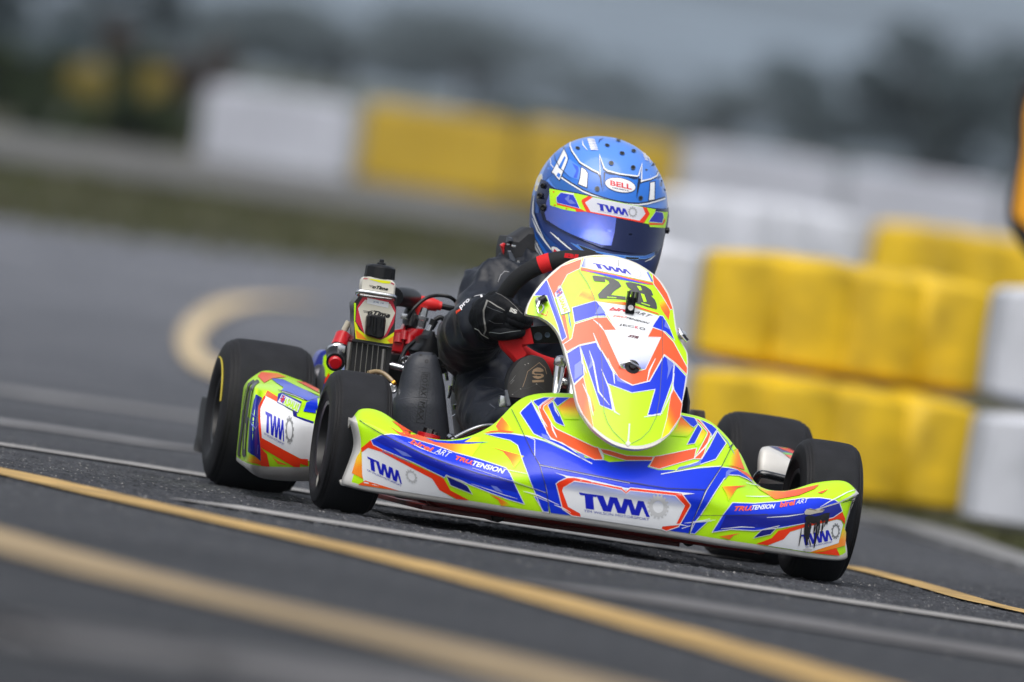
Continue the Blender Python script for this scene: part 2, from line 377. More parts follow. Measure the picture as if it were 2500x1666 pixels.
# painted markings: real ribbons on the asphalt
def ribbon(name, tops, bots, m, z=.0045, sub=6):
    a = smooth_path([gnd(x, y, z) for x, y in tops], sub); b = smooth_path([gnd(x, y, z) for x, y in bots], sub)
    vs = a+b; n = len(a); o = mk(name, vs, [(i, n+i, n+i+1, i+1) for i in range(n-1)], m); o['kind'] = 'structure'; return o
YP = mat('worn_yellow_paint', (.52, .335, .11), .7, var=.6, vscale=5, bump=.4, bscale=200)
WP = mat('worn_white_paint', (.36, .35, .34), .75, var=.4, vscale=9, bump=.4, bscale=200)
GP = mat('faded_paint', (.125, .122, .125), .8, var=.4, vscale=6)
WS = mat('worn_streak_paint', (.23, .23, .235), .8, var=.4, vscale=3)
Y2 = mat('faded_yellow_paint', (.34, .25, .135), .75, var=.3, vscale=5)
def thick(pts, ws): return [(x, y-w*.5) for (x, y), w in zip(pts, ws)], [(x, y+w*.5) for (x, y), w in zip(pts, ws)]
def line(name, pts, ws, m, z=.0045, fit=0):   # a stripe of one width along a smooth centre line on the ground
    P_ = smooth_path([V((x, y, 0)) for x, y in pts], 10); W_ = [gnd(p.x, p.y, z) for p in P_]
    for _ in range(30): W_ = [W_[0]]+[(W_[k-1]+W_[k]*2+W_[k+1])/4 for k in range(1, len(W_)-1)]+[W_[-1]]
    if fit:
        X = np.array([p.x for p in W_]); Yy = np.array([p.y for p in W_]); cf = np.polyfit(X-X.mean(), Yy, fit); W_ = [V((x_, float(np.polyval(cf, x_-X.mean())), z)) for x_ in np.linspace(X.min(), X.max(), 60)]
    n_ = len(W_); wv_ = np.interp(np.linspace(0, 1, n_), np.linspace(0, 1, len(ws)), ws); T_ = []; wd = []
    for k in range(n_):
        t = (W_[min(k+1, n_-1)]-W_[max(k-1, 0)]); t.z = 0; t.normalize(); T_.append(t); d = (W_[k]-CAM).dot(fw); wd.append(wv_[k]*d*d/(CAM.z*FPX)*abs(t.dot(RR)))
    wm = float(np.median(wd[2:-2])); a, b = [], []
    for k in range(n_):
        n = V((-T_[k].y, T_[k].x, 0))*wm/2; a.append(W_[k]+n); b.append(W_[k]-n)
    vs = a+b; o = mk(name, vs, [(k, n_+k, n_+k+1, k+1) for k in range(n_-1)], m); o['kind'] = 'structure'
    if DEBUG: print('LINE', name, round(wm, 2), [round(x, 2) for x in wd[::12]])
    return o
DEBUG = False
line('marking_yellow_line', [(-400, 1067), (0, 1147), (250, 1206), (580, 1278), (1000, 1371), (1500, 1503), (1900, 1614), (2300, 1740)], [14, 15, 18, 20, 24, 30, 36, 44], YP)
line('marking_yellow_line', [(-300, 1228), (0, 1317), (300, 1401), (600, 1470), (1000, 1563), (1400, 1667), (1800, 1780)], [36, 38, 46, 50, 54, 58, 62], Y2)
line('marking_grey_line', [(-200, 1490), (0, 1533), (300, 1572), (700, 1630), (1100, 1697), (1500, 1775)], [60, 62, 64, 66, 70, 74], GP)
line('marking_white_line', [(-300, 1041), (0, 1084), (270, 1124), (540, 1165), (700, 1190), (904, 1226), (1200, 1271), (1500, 1317), (1800, 1362)], [5, 6, 6, 6, 6, 6, 6, 6, 6], WP, fit=3)
line('marking_white_line', [(500, 1226), (600, 1241), (800, 1271), (1250, 1343), (1700, 1412), (2500, 1530), (2900, 1590)], [5, 6, 7, 8, 8, 9, 10], WP, fit=3)
line('marking_grey_line', [(1420, 1432), (1700, 1477), (2100, 1541), (2500, 1604), (2900, 1668)], [8, 20, 24, 26, 28], GP, fit=2)
line('marking_grey_line', [(-200, 1000), (0, 1030), (250, 1062), (500, 1104)], [9, 9, 9, 9], WS, fit=2)
line('marking_grey_line', [(-200, 925), (0, 952), (250, 985), (520, 1025)], [11, 12, 12, 11], WS, fit=2)
line('marking_yellow_line', [(2060, 1379), (2180, 1408), (2300, 1441), (2400, 1471), (2500, 1491), (2800, 1560)], [12, 17, 16, 13, 12, 13], YP)
# yellow hook-shaped marking far up the track
hk = [(780, 742), (690, 733), (600, 738), (530, 756), (478, 795), (462, 835), (480, 872), (540, 905), (620, 930)]
hp = smooth_path([V((x, y, 0)) for x, y in hk], 6); hw = np.interp(np.linspace(0, 1, len(hp)), [0, .2, .4, .6, .8, 1], [4, 12, 40, 58, 40, 16])
ta, tb = [], []
def ontrack(x, y, dz=.006):
    d = ray(x, y); k = 20.0
    while k < 300:
        p = CAM+d*k
        if p.z < terr(dl(p)[0])+dz: return p
        k += .05
    return CAM+d*90
for i, p in enumerate(hp):
    t = (hp[min(i+1, len(hp)-1)]-hp[max(i-1, 0)]).normalized(); n = V((-t.y, t.x, 0))*hw[i]*.5
    ta.append(ontrack(p.x+n.x, p.y+n.y, .012)); tb.append(ontrack(p.x-n.x, p.y-n.y, .012))
n = len(ta); o = mk('marking_yellow_line', ta+tb, [(i, n+i, n+i+1, i+1) for i in range(n-1)], mat('hook_paint', (.60, .47, .28), .7, var=.3, vscale=1)); o['kind'] = 'structure'
# concrete kerb strip along the right edge
kp = smooth_path([gnd(x, y, 0) for x, y in ((2900, 1525), (2500, 1402), (2300, 1338), (2080, 1272))]+[wp(31, KB[-5][1] if False else Rb(31))], 6)
G_ = G()
for i in range(len(kp)-1):
    a, b = kp[i], kp[i+1]; t = (b-a).normalized(); n = V((t.y, -t.x, 0)); n = n if n.dot(FF) > 0 else -n
    G_.add([a, b, b+V((0, 0, .02)), a+V((0, 0, .02)), b+n*.16+V((0, 0, .022)), a+n*.16+V((0, 0, .022)), b+n*.17-V((0,0,.05)), a+n*.17-V((0,0,.05))], [(0, 1, 2, 3), (3, 2, 4, 5), (5, 4, 6, 7)])
o = G_.obj('kerb', mat('kerb_concrete', (.20, .20, .20), .8, var=.35, vscale=3, bump=.3)); o['kind'] = 'structure'
# loose grit on the racing surface
G_ = G(); gv = []; gf = []
for i in range(9000):
    if random.random() < .7: x = random.uniform(0, 2500); y = 1100+x*.146+random.gauss(10, 55)
    else: x = random.uniform(0, 2500); y = 1000+x*.146+random.uniform(-60, 420)
    p = gnd(x, y); s = random.uniform(.0006, .0020)*(1 if random.random() < .95 else 1.7)
    o_ = len(gv); a = random.random()*6
    for k in range(4): gv.append(p+V((math.cos(a+k*1.57)*s*random.uniform(.7, 1.3), math.sin(a+k*1.57)*s*random.uniform(.7, 1.3), s*.2)))
    gv.append(p+V((0, 0, s*1.3))); gf += [(o_, o_+1, o_+4), (o_+1, o_+2, o_+4), (o_+2, o_+3, o_+4), (o_+3, o_, o_+4)]
o = mk('grit', gv, gf, [mat('grit_dark', (.05, .05, .055), .9), mat('grit_pale', (.30, .29, .28), .8)], None, False, [1 if (i//4) % 7 == 0 else 0 for i in range(len(gf))])
tag(o, 'loose grit and small stones lying on the dark asphalt', 'grit', kind='stuff')
# rough aggregate standing up out of the asphalt where the kart runs
nx, ny = 520, 300
def grain():
    P0 = gnd(1250, 1300); xs = np.linspace(-1.75, 1.75, nx); ys = np.linspace(-1.9, 1.5, ny)
    h = np.random.rand(ny, nx)**2.0*.0058; big = np.repeat(np.repeat(np.random.rand(ny//4+1, nx//8+1), 4, 0), 8, 1)[:ny, :nx]; h *= .35+.9*big
    X, Yy = np.meshgrid(xs, ys); ed = np.minimum(1, np.minimum(np.minimum(X-xs[0], xs[-1]-X)/.2, np.minimum(Yy-ys[0], ys[-1]-Yy)/.5))
    Z = .0002+(h-.0022)*ed-.0012*(1-ed)
    co = np.stack([X+P0.x*0-0.15, Yy, Z], -1).reshape(-1, 3)
    me = bpy.data.meshes.new('track_surface'); idx = np.arange(nx*ny).reshape(ny, nx)
    q = np.stack([idx[:-1, :-1], idx[:-1, 1:], idx[1:, 1:], idx[1:, :-1]], -1).reshape(-1, 4)
    me.vertices.add(len(co)); me.vertices.foreach_set('co', co.astype(np.float32).ravel()); me.loops.add(q.size); me.loops.foreach_set('vertex_index', q.ravel().astype(np.int32))
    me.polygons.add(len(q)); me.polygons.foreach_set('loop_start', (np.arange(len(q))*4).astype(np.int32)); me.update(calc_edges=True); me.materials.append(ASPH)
    o = bpy.data.objects.new('track_surface', me); COL.objects.link(o); o['kind'] = 'structure'
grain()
# ---- barrier blocks
YB = mat('yellow_block_plastic', (.80, .52, .006), .55, col2=(.46, .30, .003), vscale=6.5, coat=.05)
WB = mat('white_block_plastic', (.64, .66, .72), .6, col2=(.44, .46, .50), vscale=4)
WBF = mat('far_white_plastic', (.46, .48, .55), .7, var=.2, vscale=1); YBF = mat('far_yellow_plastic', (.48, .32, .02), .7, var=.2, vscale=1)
MB_ = mat('shaded_mossy_plastic', (.20, .14, .01), .8, col2=(.06, .06, .012), vscale=2.5)  # moss mottle on yellow that is also dimmed, painting in hedge shade
BLOCKS = {}
def block_mesh(w, h, d, key):
    k = (round(w, 2), round(h, 2), key)
    if k in BLOCKS: return BLOCKS[k]
    # hollow-moulded block: rounded box with vertical flutes on the front and two raised studs on top
    n = 40; prof = []
    out = []
    for i in range(n+1):
        x = -w/2+w*i/n; e = min(1, min(i, n-i)/2.2); fl = .025*abs(math.sin(math.pi*(x+w/2)/w*max(2, round(w/.2))))**.7*e-.013*e
        out.append((x*(1-.0*(1-e)), -d/2+.03*(1-e)**2-fl))
    loop = out+[(-x, -y) for x, y in out]
    lv = [(0, .15), (.009, .07), (.016, .022), (.034, 0), (h*.5, -.003), (h-.036, 0), (h-.016, .022), (h-.009, .07), (h, .15)]
    vs = []; fs = []; N = len(loop)
    for z, ins in lv:
        for x, y in loop:
            l = math.hypot(x/w*2, y/d*2); wz = 0 if z < h*.6 else (-.007*(1-abs(math.sin(math.pi*(x+w/2)/w*max(2, round(w/.2)))))+.006*noise.noise(V((x*4, w*7, 1))))*(z/h); vs.append(V((x*(1-ins/w*2), y*(1-ins/d*2), z+wz)))
    for l in range(len(lv)-1):
        for k2 in range(N): fs.append((l*N+k2, l*N+(k2+1) % N, (l+1)*N+(k2+1) % N, (l+1)*N+k2))
    fs += [tuple(range(N-1, -1, -1)), tuple((len(lv)-1)*N+i for i in range(N))]
    g = G().add(vs, fs)
    
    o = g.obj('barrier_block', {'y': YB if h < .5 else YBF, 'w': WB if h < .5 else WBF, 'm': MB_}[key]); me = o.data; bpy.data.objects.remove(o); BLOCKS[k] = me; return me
def block(pos, w, h, d, key, label, group, yaw=0):
    o = bpy.data.objects.new('barrier_block', block_mesh(w, h, d, key)); COL.objects.link(o); o.location = pos
    o.rotation_euler = (0, 0, -YAW+yaw); return tag(o, label, 'barrier block', group)
GN = 'yellow and white plastic blocks stacked beside the track'
H1 = .352
def nearrow(z, spans, D0, D1, grp, labels, ymid):
    for (xa, xb, key), lb in zip(spans, labels):
        xm = (xa+xb)/2; D = D0+(D1-D0)*(xm-1700)/(2450-1700)
        a, b = atD(xa, ymid+(xa-1700)*.147, D), atD(xb, ymid+(xb-1700)*.147, D)
        p = (a+b)/2; block((p.x, p.y, z), (b-a).length-.012, H1-.004, .42, key, lb, grp, .06)
nearrow(.003, [(1395, 1668, 'w'), (1676, 2366, 'y'), (2372, 3080, 'w')], 34, 32, GN,
        ['white plastic block at the bottom of the stack, mostly hidden behind the racing kart', 'large yellow plastic block at the bottom of the stack behind the kart wheel', 'white plastic block standing on the grass at the end of the lower row'], 1010)
nearrow(H1+.004, [(1425, 1698, 'w'), (1706, 2408, 'y'), (2414, 3120, 'w')], 34.3, 32.2, GN,
        ['white plastic block in the upper row directly beside the driver and helmet', 'large yellow plastic block on top of the lower yellow block', 'white plastic block on the upper row at the right end of the stack'], 730)
def farrow(spans, D, base, h, d, grp, tilt=0):
    for xa, xb, yb, key, lb in spans:
        a, b = atD(xa, yb-(xb-xa)*.0735, D), atD(xb, yb+(xb-xa)*.0735, D); p = (a+b)/2
        block((p.x, p.y, p.z), (b-a).length-.02, h, d, key, lb, grp, tilt)
farrow([(1560, 2098, 683, 'w', 'bright white block standing just behind the yellow stack beside the helmet'), (2104, 2680, 768, 'y', 'yellow block standing just behind the white block at the far right')], 50, 0, .36, .5, 'second row of plastic blocks behind the stack', 0)
GF = 'blocks of the far barrier'
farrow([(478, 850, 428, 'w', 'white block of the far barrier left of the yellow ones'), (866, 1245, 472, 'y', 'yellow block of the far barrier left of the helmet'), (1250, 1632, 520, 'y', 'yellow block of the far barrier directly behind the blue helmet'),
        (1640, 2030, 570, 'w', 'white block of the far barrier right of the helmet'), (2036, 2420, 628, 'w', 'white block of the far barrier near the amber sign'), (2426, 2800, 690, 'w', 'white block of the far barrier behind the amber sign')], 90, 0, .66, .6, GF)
farrow([(140, 262, 282, 'm', 'mossy yellow block in the dark hedge, left one'), (330, 412, 290, 'm', 'mossy yellow block in the dark hedge, right one')], 92, 0, .42, .5, 'mossy blocks in the hedge')
# ---- foliage
def leafmat(n, c1, c2): return mat(n, c1, .8, col2=c2, vscale=1.5, spec=.2)
LEAFD = leafmat('dark_leaf', (.020, .035, .014), (.045, .06, .02)); LEAFT = leafmat('hazy_teal_leaf', (.055, .078, .088), (.080, .105, .118)); LEAFP = leafmat('hazy_pale_leaf', (.095, .12, .135), (.12, .15, .165)); BARK = mat('bark', (.05, .04, .03), .9, var=.4)  # teal and pale leaves carry the distance haze in their colour
def crown(name, c, rad, n, leaf, m, parent=None, flat=1.0):
    vs = []; fs = []; cl = [(V((random.gauss(0, .5), random.gauss(0, .5), random.gauss(0, .42))), random.uniform(.28, .5)) for _ in range(14)]
    for i in range(n):
        cc, cr = random.choice(cl); d = V((random.gauss(0, 1), random.gauss(0, 1), random.gauss(0, 1))).normalized()*cr*random.uniform(.5, 1)
        p = cc+d; p = V((p.x*rad[0], p.y*rad[1], p.z*rad[2]))+V(c); a = V((random.gauss(0, 1), random.gauss(0, 1), random.gauss(0, 1))).normalized(); b = a.orthogonal().normalized()
        k = len(vs); s = leaf*random.uniform(.6, 1.4); vs += [p-a*s, p+b*s*.45, p+a*s, p-b*s*.45]; fs.append((k, k+1, k+2, k+3))
    return mk(name, vs, fs, m, parent, False)
def tree(px, py, D, hpx, wpx, m, label, group, n=5200):
    base = atD(px, py, D); s = D/FPX; h = hpx*s; wd = wpx*s/2; D2, lat = dl(base); gz = terr(D2)-.05
    t = empty('tree', label, 'tree', group, (base.x, base.y, gz)); H = base.z+h-gz
    g = G().tube([(0, 0, 0), (.03*H, 0, H*.3), (-.02*H, .02*H, H*.62)], [H*.045, H*.03, H*.015], 10)
    for k in range(5):
        a = k*1.3; g.tube([(0, 0, H*(.28+.06*k)), (math.cos(a)*wd*.35, math.sin(a)*wd*.35, H*(.5+.06*k)), (math.cos(a)*wd*.6, math.sin(a)*wd*.6, H*(.6+.07*k))], [H*.018, H*.01, H*.005], 7)
    g.obj('trunk', BARK, t); crown('crown', (0, 0, H*.62), (wd, wd, H*.42), n, max(H*.04, .06), m, t)
    return t
GT = 'trees behind the circuit'
for a in [(2260, 500, 190, 400, 520, LEAFT, 'tall dark tree mass rising behind the far barrier beside the amber sign'),
          (2480, 540, 230, 330, 420, LEAFT, 'tree partly hidden behind the amber sign'),
          (2000, 450, 240, 260, 480, LEAFT, 'dark teal tree above the white barrier blocks left of the tallest one'),
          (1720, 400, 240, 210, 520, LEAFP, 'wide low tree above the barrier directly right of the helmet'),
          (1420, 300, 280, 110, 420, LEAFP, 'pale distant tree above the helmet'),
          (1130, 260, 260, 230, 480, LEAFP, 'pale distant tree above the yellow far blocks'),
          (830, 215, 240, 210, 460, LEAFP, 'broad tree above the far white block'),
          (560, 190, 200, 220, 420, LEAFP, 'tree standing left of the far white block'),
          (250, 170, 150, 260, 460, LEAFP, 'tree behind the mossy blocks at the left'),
          (-20, 200, 130, 250, 360, LEAFT, 'dark tree at the left edge of the picture')]:
    tree(*a[:5], a[5], a[6], GT)
def bush(px, py, D, hpx, wpx, m, label, group, n=2400, nm='bush'):
    b = atD(px, py, D); s = D/FPX; D2, _ = dl(b); gz = terr(D2)-.03; h = max(.1, b.z+hpx*s-gz); wd = wpx*s/2
    t = empty(nm, label, nm, group, (b.x, b.y, gz))
    G().tube([(0, 0, 0), (0, .02, h*.5)], [.03, .012], 8).obj('stem', BARK, t)
    crown('foliage', (0, 0, h*.52), (wd*1.1, wd*.6, h*.5), n, .045, m, t)
GB = 'dark bushes of the hedge on the left'
for a in [(40, 320, 91, 190, 260, 'dark bush at the left edge beside the mossy blocks'), (205, 345, 90.5, 90, 300, 'low dark bush in front of the left mossy block'),
          (400, 350, 90, 110, 220, 'dark bush between the mossy block and the far white block'), (300, 290, 93, 170, 150, 'dark bush between the two mossy yellow blocks'), (400, 180, 95, 90, 200, 'brown leafless bush above the right mossy block')]:
    bush(*a[:5], LEAFD if 'brown' not in a[5] else mat('brown_twig', (.05, .035, .03), .9), a[5], GB)
bush(1380, 290, 100, 30, 300, LEAFD, 'low dark scrub along the top of the far yellow blocks', GB)
# grass tufts along the verge
vs = []; fs = []
for i in range(26000):
    if i < 15000:
        D = random.uniform(26.2, 33); lat = Rb(D)+.55+random.random()**1.6*9
        if D > 31 and random.random() < .3: continue
        s = random.uniform(.015, .04)
    else:
        D = random.uniform(59, 75.5); lat = random.uniform(-12, 5); s = random.uniform(.03, .08)
    p = wp(D, lat, -.03); a = random.random()*6.28; l = V((math.cos(a), math.sin(a), 0))*s*.25; k = len(vs)
    vs += [p-l, p+l, p+V((random.gauss(0, .4)*s, random.gauss(0, .4)*s, s*1.6))]; fs.append((k, k+1, k+2))
o = mk('grass', vs, fs, mat('grass_blade', (.045, .056, .012), .8, col2=(.082, .074, .030), vscale=.9), None, False); tag(o, 'short patchy grass on the verge below the blocks', 'grass', kind='stuff')
# amber sign board at the right edge
sg = empty('sign', 'amber board in a rounded black frame at the right edge', 'sign', None, tuple(wp(30, dl(atD(2640, 700, 30))[1])))
def sgn(pts, th, Dp, m, nm):
    base = sg.location; vs = []; P = [atD(x, y, Dp)-base for x, y in pts]; P = smooth_path(P, 5, True); n = len(P)
    vs = P+[p+FF*th for p in P]; c = sum(P, V())/n
    g = G().add(vs+[c, c+FF*th], [(k, (k+1) % n, n+(k+1) % n, n+k) for k in range(n)]+[((k+1) % n, k, 2*n) for k in range(n)]+[(n+k, n+(k+1) % n, 2*n+1) for k in range(n)]); return g.obj(nm, m, sg)
sgn([(2520, 180), (2482, 370), (2463, 500), (2466, 545), (2490, 598), (2540, 640), (2760, 690), (2840, 660), (2900, 300), (2860, 220)], .05, 30, mat('sign_black', (.01, .01, .012), .5), 'frame')
sgn([(2540, 215), (2500, 380), (2478, 505), (2480, 528), (2500, 548), (2560, 590), (2740, 640), (2800, 620), (2860, 310), (2820, 240)], .02, 29.975, mat('sign_amber', (.85, .36, .003), .5), 'panel')
hb = atD(2660, 660, 30.02)-sg.location
G().tube([(hb.x, hb.y, 0), (hb.x, hb.y, hb.z)], .03, 12).obj('post', mat('sign_black'), sg)
# ================================================================ RACING KART
kart = empty('racing_kart', 'neon lime, orange and blue racing kart numbered 28 cornering on the asphalt', 'kart', None, (0, 0, 0))
# ---- wheels
TREAD = mat('worn_tread', (.020, .021, .025), .78, var=.3, vscale=18, bump=.4, bscale=600, spec=.2)
def wheel(cx, cy, R, W, rim_r, label=None):
    we = empty('wheel', None, None, None, (cx, cy, R), kart)
    tw = W/2; prof = [(-tw*.80, rim_r), (-tw*.93, rim_r+.006), (-tw*1.0, rim_r+.018), (-tw*1.03, R*.66), (-tw*1.0, R*.79), (-tw*.95, R*.875), (-tw*.90, R*.925), (-tw*.885, R*.915), (-tw*.86, R*.925), (-tw*.82, R*.958), (-tw*.80, R*.948), (-tw*.785, R*.957), (-tw*.72, R*.981), (-tw*.6, R*.992), (-tw*.3, R*.999)]
    prof = prof+[(0, R)]+[(-a, b) for a, b in reversed(prof)]
    g = G().lathe((0, 0, 0), (1, 0, 0), prof, 128); tyre = g.obj('tyre', [RUB, TREAD], we)
    for pz in tyre.data.polygons: pz.material_index = 1 if abs(pz.center.x) < tw*.74 and math.hypot(pz.center.y, pz.center.z) > R*.9 else 0
    for e in tyre.data.edges: e.use_edge_sharp = False
    g = G(); h = tw*.86
    rp = [(-h, rim_r+.004), (-h-.004, rim_r+.001), (-h-.002, rim_r-.005), (-h+.012, rim_r-.008), (-h*.35, rim_r-.012), (-h*.2, rim_r-.020), (h*.2, rim_r-.020), (h*.35, rim_r-.012), (h-.012, rim_r-.008), (h+.002, rim_r-.005), (h+.004, rim_r+.001), (h, rim_r+.004)]
    g.lathe((0, 0, 0), (1, 0, 0), rp, 64)
    g.lathe((0, 0, 0), (1, 0, 0), [(-.006, rim_r-.018), (-.006, .018), (-.03, .018), (-.03, 0)], 40, 1)
    g.lathe((0, 0, 0), (1, 0, 0), [(.006, rim_r-.018), (.006, .022), (.05, .022), (.05, 0)], 40, 1)
    for k in range(3):
        a = k*math.tau/3+.4; g.tube([(-.008, math.cos(a)*.032, math.sin(a)*.032), (-.018, math.cos(a)*.032, math.sin(a)*.032)], .006, 6, 2)
    g.obj('rim', [mat('rim_black', (.005, .005, .006), .42, 0), mat('hub_dark', (.03, .03, .032), .4, .9), STEEL], we)
    return we
RF, RR_ = .1275, .1403
wheel(-.437, 0, RF, .112, .0665); wheel(.433, 0, RF, .112, .0665)
wheel(-.484, .87, RR_, .172, .0665); wheel(.478, .87, RR_, .172, .0665)
# pale moulded marks on the tyre sidewalls
g = G(); ymat = mat('sidewall_yellow', (.55, .45, .05), .7)
cc = V((-.484, .87, RR_)); pts = []
for i in range(14):
    a = math.radians(105-i*6.5-10); pts.append(cc+V((-.0892, -math.cos(a)*.0985, math.sin(a)*.0985)))
g.tube(pts, .0016, 5, sm=1); g.obj('tyre_marking', ymat, kart)
g = G(); cc = V((-.437, 0, RF)); a0 = math.radians(-52)
for a, b in ((-58, -46),):
    p = [cc+V((-.0592, -math.cos(math.radians(t))*r, math.sin(math.radians(t))*r)) for t, r in ((a, .088), (b, .088), (b, .104), (a, .104))]; g.add(p, [(0, 1, 2, 3)])
g.obj('tyre_label', mat('pale_label', (.55, .52, .45), .6), kart)
# ---- front bumper
cols = [ # T, C, F, B, R
 ((862, 1021), (865, 1034), (874, 1092), (846, 1174), (848, 1187)), ((884, 1001), (902, 1044), (905, 1110), (900, 1188), (905, 1201)),
 ((934, 1009), (966, 1078), (975, 1135), (985, 1200), (985, 1213)), ((1020, 1063), (1060, 1121), (1080, 1165), (1100, 1216), (1100, 1230)),
 ((1112, 1077), (1172, 1158), (1178, 1190), (1185, 1229), (1185, 1243)), ((1200, 1046), (1255, 1160), (1262, 1198), (1270, 1243), (1270, 1258)),
 ((1285, 976), (1340, 1146), (1345, 1200), (1350, 1254), (1350, 1269)), ((1400, 968), (1425, 1157), (1424, 1210), (1422, 1264), (1422, 1279)),
 ((1540, 984), (1537, 1180), (1534, 1230), (1530, 1279), (1530, 1295)), ((1650, 1011), (1640, 1190), (1637, 1243), (1634, 1296), (1634, 1311)),
 ((1735, 1036), (1712, 1200), (1704, 1250), (1695, 1306), (1695, 1321)), ((1803, 1106), (1770, 1222), (1765, 1268), (1760, 1317), (1760, 1332)),
 ((1848, 1184), (1842, 1245), (1838, 1284), (1835, 1328), (1835, 1342)), ((1915, 1201), (1912, 1250), (1908, 1295), (1905, 1339), (1905, 1352)),
 ((1994, 1181), (1986, 1236), (1980, 1292), (1975, 1350), (1975, 1362)), ((2062, 1177), (2052, 1222), (2044, 1290), (2045, 1357), (2045, 1368)),
 ((2095, 1203), (2088, 1216), (2064, 1290), (2068, 1344), (2068, 1362))]
sbk = [.04, .06, .085, .09, .095, .12, .17, .19, .195, .19, .17, .12, .095, .09, .085, .06, .04]
P = []
for j, (T, C_, F_, B_, R_) in enumerate(cols):
    u = (C_[0]-1470)/620; yc = -.395+.20*abs(u)**2.1; sb = sbk[j]
    pT, pC, pF, pB, pR = at(*T, yc+sb), at(*C_, yc), at(*F_, yc-.002), at(*B_, yc+.004), at(*R_, yc+.016)
    sx, sy = T[0]*.5+C_[0]*.5, T[1]*.5+C_[1]*.5; pS = at(sx, sy, yc+sb*.38)
    P.append([pT+V((0, .06, -.035)), pT+V((0, .022, -.004)), pT, pS, pC, pF, pB, pR, pR+V((0, .03, .0)), pR+V((0, .10, .012))])
first = [p+V((-.001, .05, 0)) for p in P[0]]; last = [p+V((.001, .05, 0)) for p in P[-1]]
P = [first]+P+[last]
nr, nc = 10, 8
RP = refine(P, nr, nc)   # along columns then rows: RP[i] follows the width
vs, fs = gridmesh(RP); Cc = len(RP[0])
fc = []
for i in range(len(RP)-1):
    for j in range(Cc-1):
        r = (j+.5)/nc; c = (i+.5)/nr
        fc.append(LIME if 1.0 < r < 6.0 and 1.3 < c < len(P)-2.3 else OFFW)
BP = Liv(vs, [tuple(f) for f in fs], fc); BP.cell = 6
k = '6'
BP.p(k, [(283, 520), (335, 480), (430, 510), (860, 735), (920, 828), (1050, 905), (600, 836), (300, 770), (285, 700)], WHT, 2)
BP.p(k, [(278, 485), (357, 420), (375, 460), (445, 495), (920, 715), (955, 735), (1010, 830), (1165, 912), (1060, 900), (920, 828), (860, 735), (440, 515), (335, 482), (283, 520)], RED, 3)
BP.p(k, [(240, 560), (278, 500), (285, 700), (480, 790), (600, 834), (300, 742), (200, 690)], None, 1, ((250, 520), (300, 760), [YEL, AMB, AMB]))
BP.p(k, [(250, 785), (310, 750), (590, 835)], (1, .12, .01), 2)
BP.p(k, [(357, 420), (440, 378), (520, 372), (620, 388), (720, 420), (850, 456), (960, 492), (1050, 526), (1250, 580), (1400, 628), (1465, 650), (1500, 700), (1540, 790), (1615, 945), (1480, 905), (1330, 850), (1130, 770), (975, 705), (960, 728), (900, 698), (700, 600), (445, 493), (375, 458)], BLUE, 1, out=1.6)
BP.p(k, [(975, 712), (1105, 768), (1150, 795), (1188, 862), (1010, 790)], NAVY, 1, out=1.4)
BP.p(k, [(390, 420), (450, 395), (560, 440), (800, 545), (1000, 618), (1250, 700), (1520, 772), (1560, 850), (1300, 790), (1000, 690), (700, 570), (470, 465)], (.004, .016, .42), 1.6)
BP.p(k, [(540, 262), (640, 320), (750, 383), (860, 420), (980, 440), (1110, 430), (1200, 398), (1270, 400), (1250, 470), (1180, 556), (1050, 522), (960, 488), (850, 452), (740, 416), (640, 375)], None, 1, ((800, 400), (1260, 470), [CORAL, CORAL, AMB, YEL, LIME]))
BP.p(k, [(800, 405), (900, 425), (1000, 432), (1110, 422), (1190, 398), (1120, 440), (1330, 440), (1160, 455), (1000, 452), (880, 440)], BLUE, 2)
BP.p(k, [(500, 305), (570, 350), (720, 415), (600, 385)], CORAL, 2); BP.p(k, [(520, 262), (600, 300), (700, 360), (620, 340)], CORAL, 2)
BP.p(k, [(1290, 372), (1400, 366), (1500, 370), (1640, 393), (1700, 420), (1700, 560), (1740, 620), (1790, 800), (1800, 850), (1818, 1014), (1765, 1006), (1665, 760), (1605, 600), (1560, 465), (1500, 425), (1400, 402)], BLUE, 1, out=1.6)
BP.p(k, [(1380, 307), (1432, 232), (1530, 352), (1400, 338)], None, 1, ((1390, 300), (1520, 330), [CORAL, AMB, LIME]))
BP.p(k, [(1282, 366), (1345, 345), (1430, 342), (1540, 354), (1500, 362), (1400, 356)], CORAL, 1)
BP.p(k, [(1330, 475), (1450, 510), (1612, 552), (1530, 655), (1500, 590), (1440, 515)], None, 1, ((1450, 520), (1600, 620), [CORAL, AMB, LIME]))
BP.p(k, [(1330, 865), (1400, 890), (1530, 962), (1425, 958), (1400, 910)], None, 1, ((1400, 880), (1500, 960), [CORAL, AMB, LIME]))
BP.p(k, [(1692, 878), (1762, 905), (1812, 925), (1814, 1010), (1772, 1006)], BLUE, 1, out=1.4)
BP.stroke(k, [(262, 262), (430, 362), (560, 430), (800, 545), (1000, 620), (1250, 700), (1530, 770), (1800, 855)], 1.5, (.05, .05, .06), 4)
BP.stroke(k, [(1190, 655), (1300, 690), (1420, 730), (1530, 757), (1790, 850)], 1.2, (.5, .5, .55), 4)
for pts in ([(660, 440), (760, 490), (900, 545)], [(1180, 775), (1340, 830), (1440, 865), (1560, 900)], [(975, 705), (1100, 750), (1150, 772)], [(1440, 660), (1640, 700)]):
    BP.stroke(k, pts, 2, WHT, 3, taper=True)
BP.p(k, [(540, 480), (640, 520), (700, 560), (620, 545)], PURP, 2.4); BP.p(k, [(1340, 790), (1390, 800), (1440, 850), (1380, 835)], PURP, 2.4)
BP.text(k, 'birel', (672, 452), (190, 80), (12, -42), CORAL, 3, .03, .3); BP.text(k, 'ART', (872, 530), (120, 42), (30, -44), WHT, 3, .0, .3)
